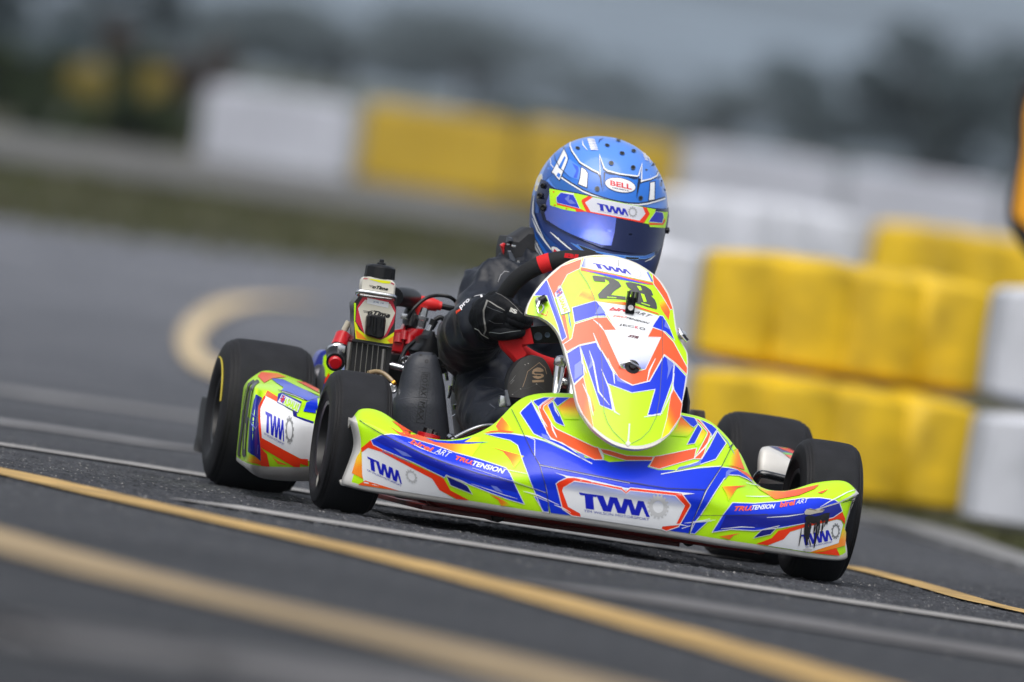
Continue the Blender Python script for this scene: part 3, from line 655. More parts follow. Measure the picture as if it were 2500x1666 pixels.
BP.text(k, 'TRU.', (1045, 585), (140, 45), (10, -34), CORAL, 3, .04, .3); BP.text(k, 'TENSION', (1185, 632), (265, 72), (12, -40), WHT, 3, .03, .3)
BP.text(k, 'Jake Designs', (450, 515), (232, 98), (2, -20), (.10, .22, .5), 4, .02)
BP.twm(k, (338, 655), (275, 125), (-10, -102)); BP.text(k, 'TIM WILSON MOTORSPORT', (325, 672), (283, 128), (0, -15), (.01, .03, .4), 3)
BP.gear(k, (690, 715), (48, 20), (0, 55), (.55, .56, .57), 3)
# centre
k = '7'
BP.p(k, [(120, 400), (300, 460), (560, 580), (780, 608), (830, 625), (975, 617), (1190, 615), (1150, 665), (1240, 692), (1400, 692), (1265, 728), (1500, 690), (1700, 667), (1788, 664), (1815, 700), (1640, 870), (1560, 1070), (1500, 1228), (1210, 1186), (600, 1090), (330, 1054), (310, 960), (290, 860), (235, 650), (160, 520)], BLUE, .6)
BP.stroke(k, [(0, 384), (150, 408), (300, 452), (450, 520), (680, 640)], 2.2, WHT, 2)
BP.stroke(k, [(1265, 728), (1400, 705), (1600, 672), (1780, 660)], 2.2, WHT, 2)
BP.p(k, [(70, 208), (90, 182), (165, 112), (330, 430), (430, 465), (540, 540), (640, 620), (430, 500), (300, 440), (185, 385)], BLUE, 1, out=1.8)
BP.p(k, [(180, 105), (270, 76), (350, 76), (245, 145), (240, 170), (190, 125)], BLUE, 1, out=1.4)
BP.p(k, [(222, 160), (262, 122), (330, 78), (372, 76), (272, 146), (264, 172), (345, 312), (380, 345), (700, 497), (730, 502), (775, 606), (700, 606), (330, 422), (300, 380)], CORAL, 1, out=1.8)
BP.p(k, [(262, 150), (315, 110), (352, 92), (303, 142), (350, 260), (378, 305), (365, 325), (340, 300)], None, 1.3, ((290, 130), (350, 310), [AMB, YEL, LIME]))
BP.p(k, [(303, 142), (342, 112), (400, 210), (447, 322), (385, 298), (365, 282)], BLUE, 1.4, out=1.4)
BP.p(k, [(352, 102), (376, 76), (490, 78), (385, 152)], BLUE, 1.4, out=1.2)
BP.p(k, [(395, 160), (495, 80), (535, 82), (550, 150), (575, 265), (440, 262)], None, 1.4, ((480, 90), (470, 262), [CORAL, AMB, YEL, LIME]))
BP.p(k, [(745, 512), (830, 527), (975, 572), (1203, 580), (1188, 612), (970, 612), (775, 552)], CORAL, 1, out=1.6)
BP.p(k, [(1212, 577), (1260, 572), (1568, 507), (1548, 597), (1250, 685), (1165, 663)], CORAL, 1, out=1.6)
BP.p(k, [(1548, 600), (1600, 502), (1655, 400), (1662, 375), (1600, 300), (1555, 258), (1588, 264), (1690, 385), (1680, 412), (1630, 560), (1606, 600)], CORAL, 1.2, out=1.6)
BP.p(k, [(1575, 300), (1620, 348), (1650, 378), (1605, 470), (1570, 500), (1550, 480), (1610, 345)], None, 1.3, ((1620, 310), (1570, 490), [AMB, YEL, LIME]))
BP.p(k, [(1430, 228), (1552, 252), (1580, 300), (1545, 332), (1520, 318)], BLUE, 1.4, out=1.2)
BP.p(k, [(1615, 345), (1582, 305), (1535, 390), (1487, 478), (1552, 468)], BLUE, 1.4, out=1.4)
BP.p(k, [(1602, 266), (1700, 312), (1740, 350), (1700, 430), (1692, 388)], BLUE, 1.3, out=1.2)
BP.p(k, [(1745, 362), (1820, 465), (1730, 603), (1600, 646), (1390, 698), (1440, 670), (1600, 618), (1680, 490)], BLUE, 1.2, out=1.8)
BP.p(k, [(1432, 240), (1528, 335), (1545, 347), (1490, 412), (1340, 402), (1405, 330)], None, 1.4, ((1440, 250), (1420, 405), [CORAL, AMB, YEL, LIME]))
BP.stroke(k, [(1720, 330), (1830, 450), (1890, 560)], 1.8, PURP, 2, taper=True)
for pts in ([(160, 100), (240, 240), (300, 330)], [(330, 300), (350, 360), (380, 420)], [(345, 110), (370, 190), (400, 240)], [(1745, 345), (1640, 500), (1545, 600)], [(735, 505), (770, 570), (780, 600)]):
    BP.stroke(k, pts, 4, WHT, 3, taper=True)
BP.p(k, [(540, 545), (600, 560), (640, 615), (580, 590)], PURP, 2.6); BP.p(k, [(1420, 670), (1560, 640), (1610, 600), (1600, 648), (1400, 695)], PURP, 2.6); BP.p(k, [(250, 385), (300, 400), (330, 440), (260, 425)], PURP, 2.6)
BP.p(k, [(360, 712), (470, 742), (600, 760), (860, 820), (968, 845), (1100, 850), (1400, 878), (1555, 892), (1440, 905), (1000, 850), (968, 860), (930, 846), (470, 760), (440, 742)], WHT, 2)
BP.p(k, [(375, 805), (400, 785), (470, 755), (530, 755), (860, 827), (930, 838), (968, 872), (1005, 843), (1400, 885), (1440, 890), (1517, 985), (1512, 1000), (1415, 1170), (1310, 1206), (1270, 1190), (585, 1088), (510, 1076), (430, 1020)], RED, 2.3, out=2)
BP.p(k, [(440, 835), (530, 785), (700, 812), (930, 862), (968, 890), (1005, 867), (1385, 908), (1465, 990), (1390, 1150), (1275, 1165), (1268, 1190), (588, 1086), (580, 1055), (480, 1000), (430, 865)], None, 3, ((900, 830), (885, 930), [(.12, .18, .75), (.5, .56, .82), WHT]), out=1.6)
BP.twm(k, (580, 1010), (590, 80), (-12, -132), L=4); BP.text(k, 'TIM WILSON MOTORSPORT', (610, 1045), (555, 75), (0, -21), (.01, .03, .4), 4)
BP.gear(k, (1240, 1000), (92, 10), (-5, 105), (.62, .63, .64), 4, 16, .5)
for pts in ([(360, 985), (430, 1010), (500, 1050)], [(1290, 1165), (1420, 1150), (1490, 1165)], [(1490, 1140), (1600, 1120), (1690, 1125)], [(1560, 1130), (1680, 1105)], [(100, 870), (200, 895), (400, 985)], [(1440, 1185), (1520, 1160)]):
    BP.stroke(k, pts, 3, WHT, 3, taper=True)
for pts in ([(0, 182), (60, 300), (160, 520), (235, 650), (280, 800), (300, 900), (320, 1055)], [(235, 648), (620, 725), (1000, 800), (1320, 850), (1640, 862)], [(1885, 450), (1780, 660), (1640, 870), (1520, 1150), (1502, 1230)]):
    BP.stroke(k, pts, 1.7, (.04, .04, .06), 4.5)
BP.stroke(k, [(235, 655), (620, 733), (1000, 808)], 1.0, (.6, .62, .7), 4.5)
# right wing
k = '8'
BP.p(k, [(465, 445), (500, 560), (525, 622), (430, 592), (375, 590)], None, 1, ((400, 560), (510, 580), [LIME, AMB, CORAL]))
BP.p(k, [(395, 592), (450, 602), (540, 645), (600, 705), (560, 685), (470, 622)], CORAL, 2)
BP.p(k, [(345, 602), (400, 606), (470, 622), (540, 668), (600, 728), (540, 690), (480, 665), (400, 662), (366, 692), (300, 790), (190, 962), (150, 1012), (108, 1100), (130, 1000), (235, 775)], BLUE, 1, out=1.8)
BP.p(k, [(132, 1022), (240, 1016), (142, 1108), (108, 1104)], BLUE, 1, out=1.4)
BP.p(k, [(430, 872), (600, 880), (780, 868), (850, 860), (960, 842), (1100, 838), (1215, 852), (1250, 872), (1272, 935), (1200, 985), (975, 1030), (800, 1062), (600, 1085), (420, 1075), (275, 1096), (360, 960)], BLUE, 1, out=1.8)
BP.p(k, [(380, 970), (700, 962), (960, 955), (1245, 880), (1268, 932), (1200, 982), (975, 1026), (700, 1060), (420, 1060), (330, 1075)], (.004, .014, .34), 1.6)
BP.p(k, [(650, 1082), (780, 1052), (720, 1113), (590, 1142)], NAVY, 1.3, out=1.2)
BP.p(k, [(870, 1095), (975, 1062), (1230, 1000), (1262, 1010), (1275, 1040), (1240, 1180), (1020, 1248), (700, 1197), (820, 1150)], WHT, 2)
BP.p(k, [(975, 1035), (1200, 987), (1270, 942), (1290, 990), (1287, 1035), (1262, 1000), (1230, 996), (975, 1060), (870, 1092), (820, 1150), (700, 1194), (612, 1184), (730, 1140), (780, 1085)], RED, 3)
BP.p(k, [(1020, 1249), (1240, 1182), (1278, 1050), (1296, 1100), (1292, 1198), (1230, 1215), (1120, 1242)], None, 2.5, ((1290, 1080), (1250, 1240), [YEL, AMB, AMB]))
BP.p(k, [(1120, 1245), (1225, 1218), (1250, 1276), (1030, 1252)], RED, 2.7)
BP.p(k, [(560, 690), (620, 745), (700, 784), (830, 790), (960, 768), (1090, 738), (1040, 765), (940, 802), (850, 835), (760, 850), (700, 810), (640, 775)], None, 1, ((600, 720), (1000, 790), [LIME, AMB, CORAL, CORAL]))
BP.p(k, [(1000, 772), (1100, 735), (1060, 770), (940, 820), (840, 838), (960, 795)], CORAL, 2); BP.p(k, [(1080, 800), (1170, 770), (1120, 805)], CORAL, 2)
BP.p(k, [(350, 750), (540, 742), (465, 760), (400, 862), (380, 800)], None, 1, ((460, 750), (370, 830), [CORAL, AMB, LIME]))
BP.p(k, [(330, 1128), (490, 1103), (440, 1120), (408, 1152)], None, 1, ((420, 1110), (380, 1150), [CORAL, AMB]))
for pts in ([(530, 722), (640, 745), (740, 772)], [(530, 825), (640, 830), (720, 828)], [(1100, 905), (1180, 860), (1330, 790), (1385, 770)], [(690, 985), (850, 975), (980, 955)], [(340, 1070), (500, 1055), (600, 1060)], [(60, 1025), (180, 1015), (300, 1002)], [(660, 1075), (790, 1045)]):
    BP.stroke(k, pts, 2.6, WHT, 3, taper=True)
BP.stroke(k, [(1000, 945), (1240, 872), (1390, 800)], 3.0, (.5, .5, .52), 3.2); BP.stroke(k, [(165, 967), (360, 967), (700, 962)], 1.3, (.05, .05, .06), 3.4)
BP.p(k, [(380, 640), (400, 622), (470, 630), (420, 640), (385, 680), (372, 700)], PURP, 2.6)
BP.text(k, 'TRU.', (440, 934), (135, 0), (6, -34), CORAL, 3, .04, .3); BP.text(k, 'TENSION', (575, 930), (180, -8), (6, -34), WHT, 3, .03, .3)
BP.text(k, 'birel', (792, 915), (122, -20), (2, -40), CORAL, 3, .03, .2); BP.text(k, 'ART', (915, 892), (92, -16), (10, -32), WHT, 3, 0, .2)
BP.twm(k, (965, 1200), (228, -42), (-16, -82)); BP.text(k, 'TIM WILSON MOTORSPORT', (985, 1218), (208, -42), (0, -12), (.01, .03, .4), 3)
BP.gear(k, (1217, 1088), (34, -6), (0, 62), (.22, .23, .24), 3)
k = 'e'
BP.p(k, [(195, 380), (240, 320), (330, 300), (480, 320), (600, 300), (655, 320), (600, 375), (460, 400), (330, 430), (215, 430)], (.50, .46, .38), 5)
random.seed(3)
BP.p(k, [(210, 480), (300, 440), (430, 470), (560, 440), (640, 400), (770, 380), (740, 560), (690, 640), (660, 560), (600, 590), (560, 540), (500, 700), (450, 600), (400, 640), (330, 600), (250, 700)], BLK, 5)
for (x, y, x2, y2, w_) in ((250, 560, 245, 1120, 9), (215, 600, 190, 950, 4), (310, 600, 290, 980, 5), (345, 580, 310, 830, 4), (440, 600, 400, 860, 4), (480, 590, 440, 1080, 5), (540, 560, 500, 900, 4), (620, 560, 570, 860, 4), (130, 730, 70, 1130, 3), (450, 860, 410, 1180, 4), (690, 480, 640, 700, 3), (730, 440, 700, 650, 3), (300, 980, 330, 1140, 3)):
    BP.stroke(k, [(x, y), ((x+x2)/2+6, (y+y2)/2), (x2, y2)], w_*1.15, BLK, 5.3, taper=True)
for pts in ([(1170, 110), (1290, 60), (1380, 10)], [(1030, 175), (1200, 120), (1300, 80)], [(1370, 80), (1280, 120), (1240, 230), (1210, 390)], [(1340, 90), (1250, 200), (1225, 330)]): BP.stroke(k, pts, 2.2, BLK, 5, taper=True)
BP.p(k, [(160, 1200), (260, 1175), (380, 1200), (340, 1250), (230, 1262)], (.6, .6, .6), 5.2)
bp = BP.obj('front_bumper', LIVM, kart)
# ---- number panel (leaning, curved)
X0 = at(1500, 880, -.3).x
def psurf(x, y):
    Y = -.25
    for _ in range(14):
        p = at(x, y, Y); dx = p.x-X0-(p.z-.35)*.02; Y = -.425+.62*(p.z-.17)+1.55*dx*dx
    return at(x, y, Y)
hg = [[psurf(x, y) for y in range(560, 1160, 20)] for x in range(1240, 1740, 20)]
vs, fs = gridmesh(hg)
PN = Liv(vs, [tuple(reversed(f)) for f in fs], [WHT]*len(fs))
OUT = [(560, 85), (650, 72), (760, 72), (860, 95), (960, 130), (1060, 190), (1140, 260), (1200, 350), (1240, 460), (1255, 560), (1268, 640), (1290, 700), (1335, 780), (1350, 830), (1349, 950), (1335, 1060), (1305, 1200), (1290, 1290), (1250, 1370), (1190, 1440), (1100, 1500), (990, 1528), (880, 1520), (770, 1480), (660, 1400), (590, 1320), (530, 1220), (500, 1110), (480, 1000), (440, 850), (395, 700), (350, 620), (290, 565), (220, 530), (150, 517), (135, 500), (160, 420), (220, 320), (290, 240), (380, 160), (470, 110)]
OP = [(p.x, p.y) for p in smooth_path([V((x, y, 0)) for x, y in Q('5', OUT)], 4, True)]
PN.v, PN.f, PN.c = [], [], []
PN.faces([OP], OFFW, 0, 10)
n0 = len(PN.v)
ed = [PN.pr(x, y, .0004) for x, y in OP]; n = len(ed)
nv = [V((0, -1, .6)).normalized()]*n
for off in (.0, .004, .012): PN.v += [p+V((0, off, -.3*off)) for p in ed]
for L in range(2):
    for i in range(n): PN.f.append((n0+L*n+i, n0+L*n+(i+1) % n, n0+(L+1)*n+(i+1) % n, n0+(L+1)*n+i)); PN.c.append([OFFW]*4)
cen = V((sum(x for x, y in OP)/n, sum(y for x, y in OP)/n))
def inset(px):   # printed film inside the white rim, wider at the bottom
    o = []
    for x, y in OP:
        d = (cen-V((x, y))); d = d.normalized(); e = px+5*max(0, (y-960)/130); o.append((x+d.x*e, y+d.y*e))
    return o
PN.faces([inset(3.2)], LIME, 1)
k = '5'
PN.p(k, [(292, 255), (400, 158), (556, 100), (540, 175), (505, 190), (445, 220), (402, 300), (380, 310), (352, 400), (330, 350)], CORAL, 2, out=1.3)
PN.p(k, [(570, 97), (650, 90), (760, 86), (900, 118), (980, 155), (1048, 200), (1080, 275), (800, 213), (550, 163)], None, 2.3, ((560, 150), (640, 150), [(.1, .15, .7), WHT, WHT]), out=1.2)
PN.stroke(k, [(1045, 200), (1082, 272)], 4, (.12, .18, .75), 2.8)
PN.twm(k, (655, 170), (272, 52), (-22, -38)); PN.gear(k, (968, 212), (38, 10), (0, 34), (.72, .74, .76), 3)
PN.p(k, [(1082, 212), (1140, 275), (1195, 365), (1236, 475), (1217, 485), (1150, 372), (1092, 292)], CORAL, 2, out=1.2)
PN.p(k, [(548, 168), (800, 220), (1085, 283), (1090, 300), (800, 240), (545, 190)], CORAL, 2.4)
PN.p(k, [(570, 188), (800, 226), (1080, 300), (800, 250)], BLUE, 2.6)
PN.p(k, [(560, 340), (640, 330), (648, 412), (490, 460), (510, 400)], None, 2, ((600, 330), (560, 430), [YEL, AMB, LIME]))
PN.p(k, [(1130, 340), (1190, 430), (1215, 500), (1205, 560), (1150, 480), (1120, 400)], None, 2, ((1120, 360), (1200, 500), [LIME, LIME, AMB, CORAL]))
PN.p(k, [(195, 378), (290, 256), (328, 345), (400, 560), (442, 690), (405, 720), (372, 600), (292, 378), (200, 380)], BLUE, 2, out=1.4)
PN.stroke(k, [(300, 300), (340, 420), (390, 560)], 3, PURP, 2.6, taper=True)
PN.stroke(k, [(225, 500), (290, 530), (300, 490)], 2.2, CORAL, 2.6)
PN.p(k, [(400, 530), (430, 520), (470, 740), (430, 775), (404, 725), (440, 690)], CORAL, 2)
PN.p(k, [(482, 468), (650, 418), (668, 422), (742, 532), (660, 532), (500, 580)], BLUE, 2, out=1.6)
PN.p(k, [(440, 400), (480, 640), (460, 580)], BLUE, 2.2)
PN.p(k, [(1137, 527), (1162, 532), (1205, 605), (1250, 715), (1180, 650), (1080, 612)], BLUE, 2, out=1.4)
PN.p(k, [(664, 412), (880, 428), (1120, 508), (1137, 524), (900, 452), (672, 420)], None, 2.4, ((660, 412), (1130, 515), [YEL, CORAL, CORAL]))
PN.p(k, [(672, 422), (900, 455), (1132, 530), (1060, 655), (1043, 692), (1145, 690), (1120, 745), (1030, 928), (960, 930), (870, 920), (830, 880), (727, 640), (815, 640), (750, 532)], None, 2, ((950, 800), (960, 930), [WHT, (.66, .70, .88), (.25, .3, .8)]))
PN.p(k, [(500, 592), (660, 542), (742, 540), (815, 638), (722, 640), (830, 880), (850, 920), (960, 950), (1030, 930), (1145, 692), (1045, 690), (1085, 617), (1160, 642), (1240, 725), (1345, 920), (1340, 972), (1250, 880), (1170, 820), (1060, 1018), (935, 1050), (832, 998), (660, 722), (540, 748), (440, 800), (415, 745), (480, 700)], CORAL, 2.2, out=1.6)
PN.p(k, [(442, 812), (532, 756), (662, 728), (702, 790), (780, 940), (832, 1002), (932, 1052), (1062, 1020), (1170, 828), (1250, 890), (1232, 1020), (1142, 1274), (1046, 1276), (1102, 1082), (930, 1108), (748, 1040), (786, 1240), (690, 1200), (590, 900), (548, 770), (560, 850), (572, 975), (494, 1045), (468, 950)], BLUE, 2.1, out=1.8)
PN.p(k, [(1240, 880), (1335, 985), (1305, 1178), (1240, 1080), (1236, 1020)], BLUE, 2.3, out=1.5)
PN.p(k, [(497, 1052), (566, 985), (592, 1100), (642, 1372), (562, 1270), (522, 1180)], None, 2.3, ((520, 1100), (640, 1120), [CORAL, CORAL, AMB]), out=1.2)
PN.p(k, [(558, 850), (592, 950), (652, 1240), (636, 1260), (600, 1130)], None, 2.4, ((560, 900), (640, 1240), [AMB, YEL, AMB]))
PN.p(k, [(1235, 1030), (1245, 1085), (1305, 1190), (1290, 1290), (1205, 1415), (1146, 1458), (1190, 1300)], None, 2.3, ((1170, 1300), (1290, 1250), [YEL, AMB, CORAL, CORAL]), out=1.2)
for pts in ([(720, 640), (690, 600), (640, 560)], [(540, 760), (560, 880), (590, 960)], [(610, 790), (640, 880), (680, 1100), (760, 1200)], [(700, 930), (760, 1080), (800, 1250), (840, 1275)], [(1020, 1290), (1100, 1275), (1160, 1260)], [(1105, 850), (1060, 940), (1040, 1030)], [(640, 660), (680, 760), (700, 800)], [(1245, 960), (1230, 1090), (1160, 1250)], [(750, 850), (790, 950), (800, 1040)], [(560, 1040), (610, 1150), (640, 1280)]):
    PN.stroke(k, pts, 4, WHT, 3, taper=True)
for c in ([(600, 800), (640, 900), (600, 940), (620, 870)], [(1190, 850), (1240, 890), (1190, 1010), (1200, 930)], [(500, 900), (555, 860), (560, 970), (500, 1010)], [(690, 450), (730, 510), (650, 520)], [(1180, 560), (1220, 640), (1170, 610)], [(800, 960), (850, 1010), (900, 1045), (820, 1020)]): PN.p(k, c, PURP, 2.7)
for pts in ([(530, 185), (600, 290), (650, 400), (690, 650), (705, 900), (720, 1250), (745, 1330), (790, 1400), (880, 1485)], [(1155, 545), (1160, 800), (1135, 1150), (1110, 1290), (1060, 1390), (1000, 1450), (925, 1490)], [(830, 110), (828, 160)]):
    PN.stroke(k, pts, 1.2, (.16, .16, .12), 3.5)
PN.stroke(k, [(910, 1340), (906, 1410), (898, 1490)], 4, OFFW, 3.6)
PN.p(k, [(880, 1490), (898, 1460), (920, 1488), (900, 1510)], OFFW, 3.5)
DG = (.065, .07, .075)
PN.p('n', [(112, 250), (150, 243), (330, 265), (480, 300), (570, 350), (617, 425), (580, 455), (500, 505), (450, 560), (430, 582), (560, 595), (690, 612), (692, 665), (500, 645), (230, 640), (210, 575), (280, 495), (380, 400), (412, 380), (390, 330), (325, 298), (342, 356), (230, 345), (145, 340)], DG, 3)
PN.p('n', [(685, 365), (760, 358), (900, 385), (1040, 430), (1130, 495), (1170, 585), (1125, 590), (1195, 660), (1225, 730), (1238, 815), (1215, 828), (1050, 780), (850, 710), (830, 660), (800, 625), (765, 540), (755, 492), (805, 492), (735, 450)], DG, 3)
PN.p('n', [(882, 425), (945, 432), (975, 500), (930, 502)], LIME, 3.5); PN.p('n', [(950, 555), (1010, 570), (1055, 700), (1002, 705)], LIME, 3.5)
PN.stroke('n', [(370, 620), (530, 632)], 2, LIME, 3.5); PN.stroke('n', [(960, 720), (1110, 770)], 2, LIME, 3.5)
PN.text('n', 'birel', (395, 850), (410, 35), (25, -58), (.7, .01, .03), 3, .04, .3); PN.text('n', 'ART', (812, 890), (300, 85), (45, -40), (.03, .03, .04), 3, .0, .3)
PN.text('n', 'TRU.', (460, 960), (240, 20), (20, -25), CORAL, 3, .02, .3); PN.text('n', 'TENSION', (690, 985), (400, 102), (20, -22), (.02, .02, .03), 3, .03, .3)
PN.text('n', 'JEC', (570, 1118), (265, 45), (8, -42), (.02, .02, .03), 3, .01); PN.text('n', 'K', (850, 1160), (60, 12), (8, -42), (.7, .01, .05), 3, .03); PN.text('n', 'O', (925, 1178), (100, 22), (8, -42), (.02, .02, .03), 3, .01)
PN.text('n', 'STR', (720, 1310), (180, 35), (30, -40), (.12, .01, .03), 3, .06, .3)
PN.p(k, [(350, 362), (398, 302), (472, 500), (402, 524)], (.80, .82, .9), 3, out=.8, oc=(.02, .03, .2))
PN.p(k, [(362, 350), (396, 320), (412, 358), (372, 395)], (.12, .08, .45), 3.4); PN.stroke(k, [(366, 378), (404, 340)], 1.2, WHT, 3.6); PN.stroke(k, [(380, 336), (395, 372)], 1.6, (.7, .02, .03), 3.8); PN.stroke(k, [(366, 365), (410, 350)], 1.6, (.7, .02, .03), 3.9)
PN.text(k, 'A.SAALAS', (376, 392), (46, 118), (32, -20), LIME, 3.8, .05)
pnl = PN.obj('number_panel', LIVM, kart)
# panel fittings
def tg(pts, r, m, nm, n=8, sm=4): return G().tube(pts, r, n, sm=sm).obj(nm, m, kart)
def onp(k, x, y, off): return PN.pr(*q1(k, x, y), off)
g = G(); a = onp('5', 912, 465, .0); g.box(a+V((0, -.006, .004)), (.016, .012, .030), 0, None, .2)
for dx in (-.0075, 0, .0075): g.box(a+V((dx, -.014, .020)), (.0035, .016, .018), 0, None, .2)
g.lathe(a+V((0, -.0125, 0)), (0, -1, 0), [(0, .005), (.002, .005), (.002, .0025), (.001, .0025), (.001, 0)], 14, 1)
g.obj('camera_mount', [BLKP, WHTP := mat('white_plastic', (.8, .8, .8), .4)], kart)
g = G(); g.tube([onp('5', 838, 905, .006), onp('5', 880, 895, .012), onp('5', 925, 912, .012), onp('5', 985, 930, .006)], .0022, 8, 0)
g.tube([onp('5', 845, 915, .006), onp('5', 900, 900, .014), onp('5', 985, 938, .006)], .0018, 8, 0)
g.lathe(onp('5', 930, 915, .001), (0, -1, .4), [(0, .014), (.003, .013), (.004, .007), (.010, .006), (.011, 0)], 20, 1)
g.obj('panel_clip', [STEEL, BLKP], kart)
for kk, pts, dd in (('5', [(225, 485), (245, 440), (290, 415)], 1), ('5', [(1262, 640), (1290, 690), (1325, 735)], -1)):
    g = G(); p = [onp(kk, x, y, .010) for x, y in pts]; g.tube([p[0], p[1]], .0035, 8, 0); g.tube([p[1], p[2]], .0072 if dd > 0 else .0038, 12, 1)
    g.tube([p[0]+V((0, 0, 0)), p[0]+V((.004, -.006, -.010)), p[1]+V((.008, -.004, -.010)), p[1]], .0016, 6, 0); g.lathe(p[1]+V((0, .008, 0)), (0, -1, 0), [(0, .008), (.006, .008), (.008, 0)], 14, 0)
    g.obj('toggle_clip', [STEEL, BLKP], kart)
# ---- left side pod (kart's right)
k = 'p'
def PR(pts, Ys): return [at(*q1(k, x, y), Y) for (x, y), Y in zip(pts, Ys)]
Pp = [PR([(108, 1240), (250, 1400), (420, 1500), (700, 1535), (900, 1540), (1120, 1540)], [.72, .36, .32, .30, .30, .30]),
      PR([(100, 1270), (240, 1380), (420, 1480), (700, 1520), (900, 1525), (1120, 1525)], [.66, .29, .26, .25, .25, .26]),
      PR([(93, 1215), (240, 1305), (420, 1345), (700, 1355), (900, 1357), (1120, 1345)], [.62, .23, .21, .20, .20, .22]),
      PR([(128, 850), (262, 850), (400, 840), (700, 850), (900, 850), (1120, 850)], [.61, .20, .18, .18, .19, .22]),
      PR([(178, 380), (300, 400), (450, 430), (660, 500), (900, 600), (1150, 640)], [.63, .24, .22, .22, .23, .26]),
      PR([(195, 290), (300, 270), (470, 300), (700, 370), (900, 430), (1190, 480)], [.66, .30, .27, .26, .27, .30]),
      PR([(240, 225), (330, 175), (480, 180), (760, 230), (950, 300), (1190, 400)], [.55, .52, .50, .48, .48, .48]),
      PR([(300, 190), (425, 94), (600, 100), (800, 165), (960, 225), (1190, 338)], [.70, .70, .70, .70, .70, .70]),
      PR([(300, 210), (425, 110), (600, 116), (800, 180), (960, 240), (1190, 350)], [.74, .74, .74, .74, .74, .74])]
Pp = [[r[0]+V((.03, .08, 0))]+r for i, r in enumerate(Pp)]
RPp = refine(Pp, 10, 10); vs, fs = gridmesh(RPp); nn = len(RPp[0])
fc = []
for i in range(len(RPp)-1):
    for j in range(nn-1): fc.append(LIME if i/10 >= 2 else OFFW)
SP = Liv(vs, [tuple(reversed(f)) for f in fs], fc); SP.cell = 3.5
SP.p(k, [(475, 420), (625, 500), (830, 630), (840, 680), (960, 740), (1110, 780), (1100, 1290), (930, 1240), (430, 970), (400, 590)], WHT, 2)
SP.p(k, [(470, 415), (478, 440), (400, 590), (430, 970), (930, 1245), (1030, 1250), (1035, 1340), (930, 1310), (925, 1355), (850, 1350), (410, 1092), (380, 800), (370, 620), (375, 550), (450, 425)], RED, 2.3)
SP.p(k, [(500, 350), (650, 440), (625, 500), (470, 410)], CORAL, 2)
SP.p(k, [(350, 400), (425, 445), (375, 560), (368, 700), (405, 1090), (412, 1272), (250, 1150), (270, 800), (320, 520)], (.006, .018, .30), 2)
SP.p(k, [(830, 620), (885, 650), (890, 690), (1110, 762), (1100, 788), (960, 742), (840, 690)], NAVY, 2.6)
SP.p(k, [(245, 1160), (410, 1275), (470, 1340), (400, 1320), (235, 1280)], None, 2, ((240, 1200), (430, 1300), [LIME, AMB, RED]))
SP.p(k, [(410, 1092), (495, 1180), (532, 1347), (415, 1335)], RED, 2.2)
SP.p(k, [(560, 1210), (640, 1270), (780, 1330), (640, 1310)], None, 2.4, ((560, 1210), (780, 1330), [AMB, CORAL]))
SP.p(k, [(555, 195), (640, 195), (830, 215), (900, 290), (1190, 440), (1030, 487), (680, 360), (715, 310), (620, 250)], (.06, .11, .72), 2)
SP.p(k, [(690, 195), (830, 204), (1190, 400), (1190, 425), (900, 300)], LIME, 2.3); SP.p(k, [(880, 222), (1000, 245), (1190, 340), (1190, 388)], CORAL, 2.4)
SP.p(k, [(372, 160), (424, 108), (640, 125), (750, 172), (560, 192), (460, 250)], None, 2.2, ((420, 110), (600, 200), [CORAL, CORAL, AMB]))
SP.p(k, [(640, 395), (690, 378), (950, 500), (900, 650), (625, 510)], (.01, .03, .35), 2.6)
SP.p(k, [(690, 400), (938, 522), (896, 642), (632, 503)], (.80, .82, .9), 3)
SP.p(k, [(695, 408), (742, 432), (705, 530), (655, 482)], (.14, .10, .5), 3.2); SP.stroke(k, [(668, 455), (725, 480)], 3, (.7, .02, .03), 3.6); SP.stroke(k, [(715, 425), (680, 505)], 3, (.7, .02, .03), 3.7); SP.stroke(k, [(655, 480), (742, 432)], 1.2, WHT, 3.4)
SP.text(k, 'A.SAALAS', (705, 540), (180, 95), (32, -105), LIME, 4, .05)
SP.p(k, [(1010, 510), (1160, 450), (1160, 655), (970, 625)], BLUE, 2.5)
SP.stroke(k, [(640, 348), (760, 375), (900, 430), (1020, 487)], 1.4, (.03, .03, .05), 4); SP.stroke(k, [(690, 370), (860, 425), (980, 475)], 1.2, WHT, 4)
for off, w_ in ((0, 30), (52, 44)):
    SP.stroke(k, [(330+off, 222), (268+off*1.2, 265), (238+off*1.05, 350), (205+off, 520), (178+off*.95, 800), (150+off*1.05, 1000), (130+off*1.35, 1190), (150+off*1.25, 1215)], w_/5.4, (.03, .033, .03), 3)
SP.stroke(k, [(245, 290), (215, 480), (190, 600)], 1.4, LIME, 3.5); SP.stroke(k, [(305, 350), (275, 560), (255, 700)], 1.8, LIME, 3.5); SP.stroke(k, [(225, 780), (215, 1000), (208, 1120)], 1.8, LIME, 3.5)
for pts in ([(260, 700), (330, 850), (380, 780)], [(840, 340), (880, 390)], [(300, 640), (340, 700)], [(370, 1060), (360, 1180)]): SP.stroke(k, pts, 2.6, PURP, 3, taper=True)
SP.twm(k, (465, 885), (255, 132), (8, -262)); SP.text(k, 'TIM WILSON MOTORSPORT', (455, 925), (265, 145), (0, -28), (.01, .03, .4), 3)
SP.gear(k, (790, 870), (55, 10), (0, 185), (.28, .29, .3), 3)
SP.obj('side_pod', LIVM, kart)
